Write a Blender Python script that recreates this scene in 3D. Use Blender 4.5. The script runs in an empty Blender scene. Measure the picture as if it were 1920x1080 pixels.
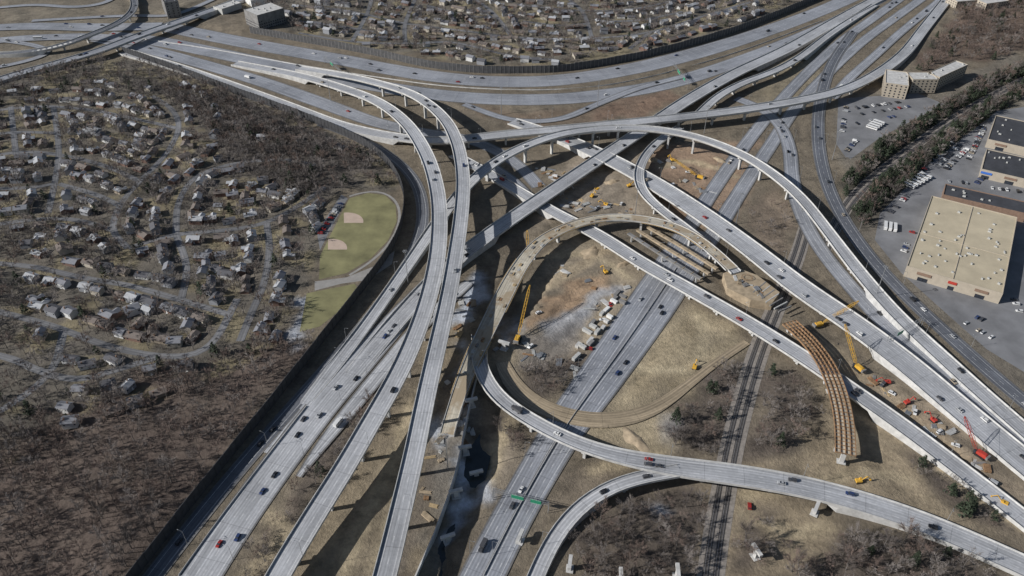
import bpy, math, random
import numpy as np
from mathutils import Vector, Matrix
random.seed(7); rng=np.random.default_rng(7)
R=math.radians
H=370.0; PIT=R(38); F=960/math.tan(R(32.5)); CP=math.cos(PIT); SP=math.sin(PIT)
# survey: turns a bearing measured on the aerial photograph plus a real elevation into world metres
def P(u,v,z=0.0):
    dx=(u-960)/F; dy=(v-540)/F; t=(H-z)/(SP+dy*CP)
    return np.array([dx*t,(CP-dy*SP)*t,z])
COL=bpy.context.scene.collection
# ---------------------------------------------------------------- materials
def nmat(name):
    m=bpy.data.materials.new(name); m.use_nodes=True; nt=m.node_tree
    return m,nt,nt.nodes['Principled BSDF']
def N(nt,t,**k):
    n=nt.nodes.new(t)
    for a,b in k.items(): setattr(n,a,b)
    return n
def noise(nt,scale,detail=4,vec=None,rough=.6):
    n=N(nt,'ShaderNodeTexNoise'); n.inputs['Scale'].default_value=scale; n.inputs['Detail'].default_value=detail
    n.inputs['Roughness'].default_value=rough
    if vec: nt.links.new(vec,n.inputs['Vector'])
    return n.outputs['Fac']
def mth(nt,op,a,b=None,c=None,clamp=False):
    n=N(nt,'ShaderNodeMath',operation=op); n.use_clamp=clamp
    for i,x in enumerate((a,b,c)):
        if x is None: continue
        if isinstance(x,(int,float)): n.inputs[i].default_value=x
        else: nt.links.new(x,n.inputs[i])
    return n.outputs[0]
def mixc(nt,fac,a,b,mode='MIX'):
    n=N(nt,'ShaderNodeMix',data_type='RGBA',blend_type=mode)
    for i,x in ((0,fac),(6,a),(7,b)):
        if isinstance(x,(int,float)): n.inputs[i].default_value=x
        elif isinstance(x,tuple): n.inputs[i].default_value=(*x,1)
        else: nt.links.new(x,n.inputs[i])
    return n.outputs[2]
def ramp(nt,fac,lo,hi,a=0.,b=1.):
    n=N(nt,'ShaderNodeMapRange'); n.clamp=True
    nt.links.new(fac,n.inputs[0]); n.inputs[1].default_value=lo; n.inputs[2].default_value=hi
    n.inputs[3].default_value=a; n.inputs[4].default_value=b
    return n.outputs[0]
def posn(nt):
    return N(nt,'ShaderNodeNewGeometry').outputs['Position']
def simple(name,c,var=.25,scale=.6,rough=.85,metal=0.,bump=0.):
    m,nt,b=nmat(name); p=posn(nt)
    n=noise(nt,scale,5,p); f=ramp(nt,n,.3,.7,1-var,1+var)
    v=N(nt,'ShaderNodeVectorMath',operation='SCALE'); v.inputs[0].default_value=c; nt.links.new(f,v.inputs['Scale'])
    nt.links.new(v.outputs[0],b.inputs['Base Color']); b.inputs['Roughness'].default_value=rough; b.inputs['Metallic'].default_value=metal
    return m
def road_mat(name,c,mark=.55,worn=.35,patch=None):
    m,nt,b=nmat(name); p=posn(nt)
    uv=N(nt,'ShaderNodeUVMap',uv_map='L'); s=N(nt,'ShaderNodeSeparateXYZ'); nt.links.new(uv.outputs[0],s.inputs[0])
    uv2=N(nt,'ShaderNodeUVMap',uv_map='R'); s2=N(nt,'ShaderNodeSeparateXYZ'); nt.links.new(uv2.outputs[0],s2.inputs[0])
    xl,y,xr=s.outputs[0],s.outputs[1],s2.outputs[0]
    cmb=N(nt,'ShaderNodeCombineXYZ'); nt.links.new(mth(nt,'MULTIPLY',xl,.9),cmb.inputs[0]); nt.links.new(mth(nt,'MULTIPLY',y,.02),cmb.inputs[1])
    streak=noise(nt,1.0,4,cmb.outputs[0]); big=noise(nt,.02,4,p); fine=noise(nt,.5,5,p)
    f=mth(nt,'MULTIPLY',ramp(nt,streak,.3,.7,1-worn*.6,1+worn*.5),ramp(nt,big,.3,.7,.76,1.2))
    f=mth(nt,'MULTIPLY',f,ramp(nt,fine,.25,.75,.86,1.12))
    lane=mth(nt,'MODULO',mth(nt,'ADD',xl,1.7),3.7)
    dl=mth(nt,'ABSOLUTE',mth(nt,'SUBTRACT',lane,1.85))
    track=mth(nt,'ABSOLUTE',mth(nt,'SUBTRACT',dl,.9))
    f=mth(nt,'MULTIPLY',f,ramp(nt,track,0.,.6,.84,1.04))
    cm=N(nt,'ShaderNodeCombineXYZ'); nt.links.new(mth(nt,'FLOOR',mth(nt,'DIVIDE',mth(nt,'ADD',xl,1.7),3.7)),cm.inputs[0]); nt.links.new(mth(nt,'FLOOR',mth(nt,'DIVIDE',y,31.)),cm.inputs[1])
    wn=N(nt,'ShaderNodeTexWhiteNoise',noise_dimensions='3D'); nt.links.new(cm.outputs[0],wn.inputs['Vector'])
    f=mth(nt,'MULTIPLY',f,ramp(nt,wn.outputs['Value'],0,1,.88,1.1))
    jt=mth(nt,'LESS_THAN',mth(nt,'MODULO',y,22.),.35)
    f=mth(nt,'MULTIPLY',f,mth(nt,'SUBTRACT',1.,mth(nt,'MULTIPLY',jt,.3)))
    sh=mth(nt,'MINIMUM',xl,xr); f=mth(nt,'MULTIPLY',f,ramp(nt,mth(nt,'ADD',sh,mth(nt,'MULTIPLY',fine,1.2)),.4,1.9,.78,1.))
    v=N(nt,'ShaderNodeVectorMath',operation='SCALE'); v.inputs[0].default_value=c; nt.links.new(f,v.inputs['Scale'])
    base=v.outputs[0]
    if patch: base=mixc(nt,ramp(nt,noise(nt,.06,5,p,.7),.46,.56,0,.85),base,patch)
    edge=mth(nt,'MAXIMUM',mth(nt,'COMPARE',xl,1.9,.13),mth(nt,'COMPARE',xr,1.9,.13))
    inside=mth(nt,'MULTIPLY',mth(nt,'GREATER_THAN',xl,3.5),mth(nt,'GREATER_THAN',xr,3.5))
    ln=mth(nt,'GREATER_THAN',dl,1.85-.12)
    dash=mth(nt,'LESS_THAN',mth(nt,'MODULO',y,12.),3.6)
    mk=mth(nt,'MAXIMUM',edge,mth(nt,'MULTIPLY',mth(nt,'MULTIPLY',ln,dash),inside))
    wear=ramp(nt,fine,.35,.6,.45,1.)
    col=mixc(nt,mth(nt,'MULTIPLY',mth(nt,'MULTIPLY',mk,mark),wear),base,(.8,.8,.78))
    nt.links.new(col,b.inputs['Base Color']); b.inputs['Roughness'].default_value=.55
    return m
M={}
M['conc_road']=road_mat('pale concrete pavement',(.38,.388,.405),.6)
M['asph']=road_mat('worn grey asphalt',(.275,.287,.315),.65)
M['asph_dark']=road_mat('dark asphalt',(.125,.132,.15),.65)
M['street']=road_mat('street asphalt',(.185,.185,.19),mark=.0)
M['median']=road_mat('median pavement',(.25,.258,.28),mark=.0)
M['shoulder']=road_mat('dusty shoulder pavement',(.18,.175,.17),mark=0.,worn=.5)
M['dirt_road']=road_mat('sandy haul road',(.34,.275,.19),mark=0.,worn=.6)
M['new_deck']=road_mat('dusty new concrete deck',(.46,.42,.34),mark=0.,worn=.5,patch=(.33,.26,.175))
M['conc']=simple('weathered concrete',(.48,.475,.46),.22,.25)
M['conc_dark']=simple('stained concrete',(.2,.195,.19),.3,.2)
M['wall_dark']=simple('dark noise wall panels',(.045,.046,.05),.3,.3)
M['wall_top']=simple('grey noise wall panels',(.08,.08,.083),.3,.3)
M['rust']=simple('rusted steel girders',(.25,.15,.08),.45,.4,.8)
M['steel']=simple('galvanised steel',(.4,.41,.42),.1,1,.45,.6)
M['bark']=simple('grey brown bark',(.14,.125,.115),.35,.05)
M['twig']=simple('bare winter twigs',(.215,.19,.175),.35,.03)
M['twig_red']=simple('brown bare twigs',(.165,.122,.102),.35,.04)
M['twig_dark']=simple('dark bare twigs',(.105,.088,.08),.35,.04)
M['leaf']=simple('dark evergreen foliage',(.032,.045,.024),.5,.3)
M['roof_tan']=simple('tan ballasted roof',(.45,.39,.28),.14,.06)
M['roof_dark']=simple('dark membrane roof',(.045,.047,.055),.3,.1)
M['fac']=simple('cream facade',(.40,.35,.28),.1,.3)
M['brick']=simple('brown brick',(.22,.145,.105),.2,.5)
M['glass']=simple('dark window glass',(.03,.035,.045),.3,.5,.15)
M['green']=simple('green sign panel',(.02,.22,.12),.1,1,.5)
M['white']=simple('white paint',(.72,.72,.70),.08,1,.5)
M['unit']=simple('dull galvanised rooftop unit',(.44,.44,.42),.2,1,.6)
M['yellow']=simple('yellow machine paint',(.62,.36,.05),.15,1,.45)
M['red']=simple('red machine paint',(.42,.05,.035),.15,1,.45)
M['blue']=simple('blue paint',(.05,.15,.5),.15,1,.5)
M['black']=simple('black rubber',(.02,.02,.02),.2,1,.8)
M['ballast']=simple('rail ballast',(.24,.215,.19),.3,.4)
M['sleeper']=simple('oily sleepers and ballast',(.07,.065,.062),.4,.8)
M['rail']=simple('steel rail',(.34,.32,.31),.2,.5,.4,.5)
M['lot']=simple('parking lot asphalt',(.18,.182,.19),.3,.04)
M['sand']=simple('infield sand',(.46,.36,.29),.1,.2)
M['turf']=simple('dormant turf',(.195,.185,.09),.35,.05)
M['track']=simple('pale path',(.27,.26,.245),.15,.2)
M['timber']=simple('timber stacks',(.40,.30,.17),.2,1)
M['water']=simple('still dark water',(.03,.037,.04),.3,.1,.12)
M['soil']=simple('excavated soil',(.34,.27,.185),.3,.25)
# ---------------------------------------------------------------- mesh helpers
class MB:
    def __init__(s): s.v=[];s.f=[];s.m=[]
    def add(s,vs,fs,m=0):
        o=len(s.v); s.v+= [tuple(float(c) for c in x) for x in vs]; s.f+=[tuple(i+o for i in f) for f in fs]; s.m+=[m]*len(fs)
    def box(s,c,d,rz=0,m=0,taper=1.,bottom=True):
        cx,cy,cz=c; dx,dy,dz=[x/2 for x in d]; ca,sa=math.cos(rz),math.sin(rz); vs=[]
        for k in (-1,1):
            t=taper if k>0 else 1
            for a,b in ((-1,-1),(1,-1),(1,1),(-1,1)):
                x,y=a*dx*t,b*dy*t; vs.append((cx+x*ca-y*sa,cy+x*sa+y*ca,cz+k*dz))
        s.add(vs,[(3,2,1,0),(4,5,6,7),(0,1,5,4),(1,2,6,5),(2,3,7,6),(3,0,4,7)],m)
    def bar(s,a,b,r,m=0,r2=None,n=4):
        a=Vector(a);b=Vector(b); r2=r if r2 is None else r2
        d=(b-a).normalized(); x=d.orthogonal().normalized(); y=d.cross(x); vs=[]
        for p,q in ((a,r),(b,r2)):
            for i in range(n):
                t=2*math.pi*i/n; vs.append(p+x*math.cos(t)*q+y*math.sin(t)*q)
        s.add(vs,[(i,(i+1)%n,n+(i+1)%n,n+i) for i in range(n)]+[tuple(range(n))[::-1],tuple(range(n,2*n))],m)
    def prof(s,pts,w,m=0):
        n=len(pts); vs=[(x,-w/2,z) for x,z in pts]+[(x,w/2,z) for x,z in pts]
        s.add(vs,[(i,(i+1)%n,n+(i+1)%n,n+i) for i in range(n)]+[tuple(range(n))[::-1],tuple(range(n,2*n))],m)
    def put(s,o,x,y,z,a,m,sc=1.):
        ca,sa=math.cos(a)*sc,math.sin(a)*sc; k=len(s.v)
        s.v+=[(p[0]*ca-p[1]*sa+x,p[0]*sa+p[1]*ca+y,p[2]*sc+z) for p in o.v]; s.f+=[tuple(i+k for i in f) for f in o.f]; s.m+=[m]*len(o.f)
    def mesh(s,name,mats):
        me=bpy.data.meshes.new(name); me.from_pydata(s.v,[],s.f)
        for m in mats: me.materials.append(m if not isinstance(m,str) else M[m])
        if len(mats)>1: me.polygons.foreach_set('material_index',s.m)
        me.update(); return me
def ob(name,data,parent=None,label=None,cat=None,group=None,kind=None,loc=None,rz=None,scale=None):
    o=bpy.data.objects.new(name,data); COL.objects.link(o)
    if parent: o.parent=parent
    if label:o['label']=label
    if cat:o['category']=cat
    if group:o['group']=group
    if kind:o['kind']=kind
    if loc is not None:o.location=[float(x) for x in loc]
    if rz is not None:o.rotation_euler[2]=rz
    if scale:o.scale=(scale,)*3 if isinstance(scale,(int,float)) else scale
    return o
def bigmesh(name,V,T,mats,mi=None):
    me=bpy.data.meshes.new(name); V=np.asarray(V,np.float32); T=np.asarray(T,np.int32); k=T.shape[1]
    me.vertices.add(len(V)); me.vertices.foreach_set('co',V.ravel())
    me.loops.add(T.size); me.loops.foreach_set('vertex_index',T.ravel())
    me.polygons.add(len(T)); me.polygons.foreach_set('loop_start',np.arange(0,T.size,k,dtype=np.int32))
    for m in mats: me.materials.append(M[m])
    if mi is not None: me.polygons.foreach_set('material_index',np.asarray(mi,np.int32))
    me.update(calc_edges=True); return me
# ---------------------------------------------------------------- splines
def smooth_line(pts,step=6.,sm=3):
    W=[np.append(P(p[0],p[1],p[2]),p[3] if len(p)>3 else 0.) for p in pts]; out=[]
    for i in range(len(W)-1):
        a=W[max(i-1,0)];b=W[i];c=W[i+1];d=W[min(i+2,len(W)-1)]
        n=max(2,int(np.linalg.norm((c-b)[:3])/2))
        for k in range(n):
            t=k/n; out.append(.5*((2*b)+(c-a)*t+(2*a-5*b+4*c-d)*t*t+(3*b-a-3*c+d)*t**3))
    out.append(W[-1]); out=np.array(out)
    for _ in range(sm*4):
        q=out.copy(); q[2:-2]=(out[:-4]+out[1:-3]+out[2:-2]+out[3:-1]+out[4:])/5; out=q
    L=np.concatenate([[0],np.cumsum(np.linalg.norm(np.diff(out[:,:2],axis=0),axis=1))])
    s=np.linspace(0,L[-1],max(3,int(L[-1]/step)))
    return np.stack([np.interp(s,L,out[:,j]) for j in range(4)],1),s
def frames(Q):
    T=np.gradient(Q[:,:2],axis=0); T/=np.linalg.norm(T,axis=1)[:,None]+1e-9
    return T,np.stack([-T[:,1],T[:,0]],1)
def strip(name,Q,s,mat,lo=None,hi=None,z=0.,both=False):
    T,Nn=frames(Q); n=len(Q); hw=Q[:,3]/2
    V=np.zeros((n,2,3)); V[:,0,:2]=Q[:,:2]+Nn*hw[:,None]; V[:,1,:2]=Q[:,:2]-Nn*hw[:,None]; V[:,:,2]=(Q[:,2]+z)[:,None]
    i=np.arange(n-1); Fq=np.stack([2*i,2*i+1,2*i+3,2*i+2],1)
    me=bigmesh(name,V.reshape(-1,3),Fq,[mat])
    for un in ('L','R'):
        uv=me.uv_layers.new(name=un)
        vx=np.zeros((n,2,2)); vx[:,:,1]=s[:,None]
        if un=='L': vx[:,1,0]=Q[:,3]
        else: vx[:,0,0]=Q[:,3]
        uv.data.foreach_set('uv',vx.reshape(-1,2)[Fq.ravel()].astype(np.float32).ravel())
    return me
def extr(name,Q,prof,mats,close=True):
    T,Nn=frames(Q); V=[];n=len(Q)
    for i in range(n):
        for o,z in prof(i): V.append((Q[i,0]+Nn[i,0]*o,Q[i,1]+Nn[i,1]*o,z))
    k=len(prof(0)); Fq=[]
    for i in range(n-1):
        for j in range(k):
            a=i*k+j;b=i*k+(j+1)%k; Fq.append((a,a+k,b+k,b))
    Fq.append(tuple(range(k))); Fq.append(tuple(range((n-1)*k,n*k))[::-1])
    me=bpy.data.meshes.new(name); me.from_pydata(V,[],Fq)
    for m in mats: me.materials.append(M[m])
    me.update(); return me
# ---------------------------------------------------------------- occupancy
MX0,MY0,MC=-1300,60,2.0; MW,MH=1300,900
mask=np.zeros((MH,MW),bool)
def mark(x,y,r):
    i=int((x-MX0)/MC); j=int((y-MY0)/MC); k=int(r/MC)+1
    if i-k<0 or j-k<0 or i+k>=MW or j+k>=MH: return
    yy,xx=np.ogrid[-k:k+1,-k:k+1]; mask[j-k:j+k+1,i-k:i+k+1]|=(xx*xx+yy*yy)*MC*MC<=r*r
def occ(x,y):
    i=int((x-MX0)/MC); j=int((y-MY0)/MC)
    if i<0 or j<0 or i>=MW or j>=MH: return False
    return bool(mask[j,i])
def pip(X,Y,poly):
    ins=np.zeros(X.shape,bool); n=len(poly)
    for i in range(n):
        x1,y1=poly[i]; x2,y2=poly[(i+1)%n]
        if y1==y2: continue
        c=((y1>Y)!=(y2>Y))&(X<(x2-x1)*(Y-y1)/(y2-y1)+x1); ins^=c
    return ins
def wp(pl): return [tuple(P(u,v)[:2]) for u,v in pl]
# ---------------------------------------------------------------- road network
ROADS=[
 ('r','asph',18,'highway','wide grey freeway carriageway curving beside a tall noise wall',[(300,48,0,28),(480,84,0,28),(640,112,0,28),(720,128,0,28),(820,144,0,28),(930,153,0,28),(1050,150,0,28),(1180,130,0,28),(1300,101,0,28),(1420,64,0,26),(1540,20,0,24),(1640,-25,0,24)]),
 ('r','asph',18,'highway','wide grey freeway carriageway sweeping past a grass bank',[(200,66,0,26),(300,78,0,26),(400,98,0,26),(560,132,0,26),(700,160,0,26),(850,181,0,26),(1000,187,0,26),(1130,178,0,26),(1260,155,0,24),(1380,117,0,22),(1500,70,0,20),(1600,24,0,20),(1680,-20,0,20)]),
 ('r','asph',9,'highway','grey freeway carriageway running down beside a wooded suburb',[(180,72,0,20),(250,86,0,20),(350,112,0,20),(480,150,0,20),(600,192,0,20),(700,228,0,18),(790,248,0,16),(880,262,0,14),(960,300,0,12),(1010,350,0,12)]),
 ('b','conc_road',9,'curving_flyover','pale concrete flyover crossing the whole interchange on piers',[(232,97,1.5,15),(330,126,1,15),(430,160,1,15),(540,200,1,15),(640,236,2,14),(740,257,5,13),(830,264,8,13),(960,251,11,13),(1100,238,12,13),(1260,222,12,13),(1400,205,12,13),(1540,180,11,13),(1620,152,8,13),(1690,105,4,13),(1735,50,1.5,13),(1790,-20,1.5,13)]),
 ('b','conc_road',8,'curving_flyover','tall pale concrete ramp bridge bending through ninety degrees',[(440,119,1,12),(560,142,4,12),(640,165,9,12),(710,192,14,12),(762,232,18,12),(797,285,20,12),(816,340,21,12),(824,400,21,12),(820,480,21,12),(803,560,20,12),(775,640,19,12),(740,715,18,12),(697,790,16,12),(645,880,14,12),(588,970,12,12),(522,1080,9,12),(490,1140,8,12)]),
 ('b','conc_road',8,'curving_flyover','highest concrete ramp bridge with tall parapets over the freeway',[(560,128,2,11),(640,141,7,11),(700,154,12,11),(775,178,17,11),(828,217,20,11),(856,265,23,11),(868,330,25,11),(865,400,25,11),(854,480,25,11),(840,560,24,11),(822,640,23,11),(806,710,22,11),(791,780,21,11),(777,850,20,11),(756,940,18,11),(722,1080,15,11),(705,1140,14,11)]),
 ('b','conc_road',8,'highway_bridge','long straight diagonal concrete viaduct over the interchange',[(1700,-30,1,16),(1600,22,1,16),(1480,90,3,16),(1380,137,6,15),(1290,188,7,15),(1200,248,7,14),(1110,308,7,14),(1030,362,7,14),(950,417,6,14),(880,468,4,14),(820,520,2,14),(760,585,.8,14),(700,655,.3,13),(645,724,0,11),(585,796,-.1,6)]),
 ('b','conc_road',7,'curving_flyover','great arching concrete ramp bridge with slender white parapets',[(500,850,-.1,3),(565,765,0,6),(625,690,.3,9),(690,605,.8,9),(760,505,2,9),(810,432,4,10),(850,378,7,10),(890,335,11,10),(935,300,14,10),(990,272,17,10),(1060,250,18,10),(1140,241,18,10),(1220,242,18,10),(1300,256,17,10),(1380,285,15,10),(1440,320,13,10),(1500,370,11,10),(1550,432,9,10),(1610,510,6,11),(1680,590,4,11),(1760,665,2,12),(1840,738,1,12),(1920,808,.6,12),(2020,895,.6,12)]),
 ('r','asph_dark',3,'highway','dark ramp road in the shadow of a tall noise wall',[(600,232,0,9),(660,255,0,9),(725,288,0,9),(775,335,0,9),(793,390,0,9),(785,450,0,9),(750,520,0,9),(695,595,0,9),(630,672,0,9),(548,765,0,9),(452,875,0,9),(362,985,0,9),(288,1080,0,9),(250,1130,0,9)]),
 ('r','conc_road',14,'highway','broad pale multi lane freeway running beside a noise wall',[(905,440,0,4),(850,490,0,9),(800,540,0,14),(745,600,0,18),(680,674,0,20),(600,768,0,20),(515,880,0,20),(440,985,0,20),(378,1080,0,20),(340,1140,0,20)]),
 ('r','asph',14,'highway','straight grey carriageway passing beneath many bridges',[(855,1140,0,12),(887,1080,0,12),(938,980,0,12),(988,890,0,12),(1040,800,0,13),(1090,725,0,14),(1145,645,0,15),(1195,570,0,15),(1240,503,0,14),(1290,428,0,13),(1345,345,0,12),(1395,275,0,12),(1450,205,0,12),(1510,140,0,12),(1575,80,0,12),(1650,25,0,12),(1720,-25,0,12)]),
 ('r','asph',12,'highway','straight grey carriageway with pale worn lane lines',[(895,1140,0,10),(927,1080,0,10),(976,980,0,10),(1026,890,0,11),(1082,800,0,12),(1138,725,0,14),(1198,645,0,14),(1252,570,0,14),(1295,503,0,13),(1347,425,0,13),(1397,345,0,12),(1440,280,0,12),(1490,205,0,12),(1550,140,0,12),(1615,80,0,12),(1690,25,0,12),(1760,-25,0,12)]),
 ('b','conc_road',26,'highway_bridge','wide concrete freeway viaduct carrying heavy traffic over railway tracks',[(960,228,.5,14),(1060,262,2,16),(1110,284,5,18),(1160,308,7,18),(1230,347,7,19),(1310,398,7,19),(1400,462,7,19),(1500,540,7,20),(1600,608,6,20),(1700,683,4,20),(1800,768,2,20),(1920,868,1,20),(2020,950,1,20)]),
 ('b','conc_road',14,'highway_bridge','straight concrete freeway bridge over the lower carriageways and railway',[(850,290,.5,11),(905,320,.5,11),(960,352,1,11),(1040,400,5,11),(1120,441,7,12),(1200,492,7,12),(1300,548,7,12),(1400,605,7,12),(1500,667,7,12),(1600,735,6,12),(1700,806,4,12),(1800,882,2,12),(1920,975,1,12),(2020,1055,1,12)]),
 ('r','asph_dark',9,'highway','dark outer ramp road curving round the parking lots',[(1600,60,0,11),(1560,120,0,11),(1538,190,0,11),(1534,260,0,11),(1546,330,0,11),(1575,400,0,11),(1625,475,0,11),(1690,547,0,11),(1770,622,0,11),(1850,694,0,11),(1930,762,0,11),(2020,838,0,11)]),
 ('r','asph',9,'highway','grey ramp road bending down between two flyovers',[(1380,185,0,12),(1425,203,0,12),(1462,235,0,12),(1480,280,0,12),(1485,335,0,12),(1500,395,0,12),(1533,460,0,12),(1585,527,0,12),(1650,598,0,13),(1740,682,0,14),(1830,768,0,14),(1930,858,0,14),(2020,940,0,14)]),
 ('b','conc_road',2,'ramp_bridge','narrow concrete loop ramp still being built',[(1275,240,4,8),(1240,262,6,8),(1212,290,7,8),(1197,325,7.5,8),(1205,360,8,8),(1240,395,8,8),(1290,432,8,8),(1340,475,8,8),(1380,512,7.6,8)]),
 ('b','new_deck',0,'unfinished_ramp_bridge','unfinished curved ramp bridge with pale dusty deck and no traffic',[(1372,505,8.6,10),(1340,474,9,9.5),(1295,440,10,9),(1240,418,10,9),(1170,408,10,9),(1110,412,10,9),(1055,430,10,9),(1010,456,10,10),(972,505,10,11),(938,568,9.5,12),(905,635,8,11),(875,700,6,9),(852,765,3,8),(838,815,1.5,8)]),
 ('b','conc_road',9,'ramp_bridge','curved concrete ramp bridge with a few cars',[(896,630,5,8),(900,690,6.5,9),(935,747,7.5,9),(1000,792,8.5,9),(1080,832,9,9),(1160,857,9,10),(1260,876,8,13),(1380,892,8,14),(1500,913,6,14),(1620,944,4,14),(1740,985,2,14),(1850,1032,1,14),(1990,1095,1,14)]),
 ('b','conc_road',2,'ramp_bridge','pale single lane ramp joining a curved bridge',[(985,1130,.6,8),(1008,1075,.8,8),(1034,1018,1.4,8),(1083,955,3.5,8),(1150,912,6,8),(1220,893,7.6,8),(1275,884,7.9,8)]),
 ('r','dirt_road',0,'haul_road','sandy haul road curving across the construction site',[(942,680,0,9),(952,708,0,12),(972,735,0,13),(1012,764,0,13),(1080,786,0,13),(1150,790,0,13),(1220,772,0,10),(1285,726,0,7),(1340,682,0,6),(1400,642,0,6)]),
 ('r','asph',3,'highway','ramp road passing between grass banks',[(870,196,0,8),(960,226,0,8),(1050,224,0,8),(1120,196,0,8),(1200,165,0,8),(1290,142,0,8)]),
 ('b','conc_road',2,'ramp_bridge','short new concrete ramp bridge beside the diagonal viaduct',[(1640,10,.5,9),(1560,62,2,9),(1500,108,5,9),(1450,135,7,9),(1390,158,7,9),(1345,183,7,9),(1310,215,6,9)]),
 ('r','asph',6,'highway','grey slip road climbing beside the upper freeway',[(1800,-30,0,10),(1745,15,0,10),(1690,60,0,10),(1640,105,0,10),(1590,150,0,10),(1560,185,0,10)]),
 ('r','conc_road',4,'highway','pale slip road merging toward the freeway',[(880,530,0,7),(845,560,0,9),(790,610,0,10),(730,680,0,10),(660,765,0,9),(600,840,0,6),(560,895,-.1,2)]),
 ('r','asph',2,'highway','old grey road under the crossing bridges',[(915,310,0,12),(960,340,0,12),(1000,385,0,12)]),
 ('b','asph',7,'highway_bridge','grey road bridge crossing the wide freeway',[(-60,170,1,14),(40,138,2,14),(120,116,5,14),(190,95,7,14),(260,68,7,14),(340,40,6,14),(430,8,2,14),(500,-20,1,14)]),
 ('r','asph',8,'highway','grey freeway carriageway of the far junction',[(-60,55,0,22),(60,50,0,24),(180,52,0,26),(300,50,0,26)]),
 ('r','asph',7,'highway','grey freeway carriageway under a road bridge',[(-60,82,0,18),(60,72,0,20),(180,70,0,20),(260,80,0,20)]),
 ('b','asph_dark',2,'ramp_bridge','dark curved ramp looping over the far junction',[(245,-20,3,9),(252,15,6,9),(225,42,8,9),(170,66,8,9),(110,88,6,9),(40,100,3,9),(-50,104,1,9)]),
 ('r','asph',2,'highway','grey loop ramp at the far junction',[(-50,20,0,8),(60,10,0,8),(140,14,0,8),(200,5,0,8),(230,-20,0,8)]),
 ('r','asph',3,'highway','grey slip road of the far junction',[(-50,135,0,8),(40,118,0,8),(90,100,0,8),(60,85,0,8),(-40,72,0,8)]),
 ('r','asph',2,'highway','pale connecting road between junction ramps',[(60,40,0,8),(160,34,0,8),(250,30,0,8),(330,28,0,8),(420,-10,0,8)]),
]
STREETS=[
 [(-60,572),(0,585),(100,612),(200,648),(300,668),(370,663),(405,635),(425,600),(445,560)],
 [(240,465),(212,432),(225,385),(262,340),(310,290),(335,240),(322,205),(285,180)],
 [(-60,810),(0,770),(55,735),(100,690),(115,640),(120,620)],
 [(-60,300),(40,285),(120,292),(200,312),(262,340)],
 [(240,465),(330,440),(420,432),(490,420),(550,392),(610,350)],
 [(-60,430),(60,412),(140,412),(212,432)],
 [(-60,490),(60,500),(150,520),(240,535),(330,560),(430,590)],
 [(-60,215),(60,200),(160,205),(240,220),(330,240)],
 [(100,200),(110,290),(90,400)],
 [(330,440),(335,380),(370,330),(450,305),(540,300),(590,310)],
 [(500,418),(505,470),(495,530),(470,590),(450,640)],
 [(330,440),(350,500),(340,560)],
 [(20,200),(30,290)],
 [(-60,655),(20,672),(60,690)],[(60,690),(140,712),(230,690),(300,668)],
 [(-60,255),(40,248),(105,250)],[(-60,355),(60,352),(100,345)],[(110,345),(180,365),(222,385)],
]
TSTREETS=[
 [(560,62),(660,78),(760,82),(850,80),(960,105),(1040,112)],
 [(560,10),(660,22),(760,44),(870,58),(990,72),(1110,72),(1220,60),(1320,30),(1420,0)],
 [(860,-20),(920,20),(960,70)],[(700,-20),(690,22),(660,78)],
 [(1040,-20),(1090,20),(1110,72)],[(960,8),(1090,20),(1200,15),(1300,-10)],[(780,-5),(760,44),(760,82)],[(1220,60),(1180,92)],
 [(560,40),(640,50),(700,60)],[(800,10),(880,30),(930,32)],[(980,40),(1050,48),(1100,45)],[(1130,40),(1200,38),(1280,22)],
]
allQ=[]
for i,(k,surf,nc,nm,lb,pts) in enumerate(ROADS):
    Q,s=smooth_line(pts); Q[:,2]=Q[:,2]+.10+i*.025
    allQ.append((Q,s,k,i))
    for q in Q[::1]: mark(q[0],q[1],q[3]/2+3)
SAMP=np.concatenate([np.c_[Q,np.full(len(Q),i)] for Q,s,k,i in allQ])
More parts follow.
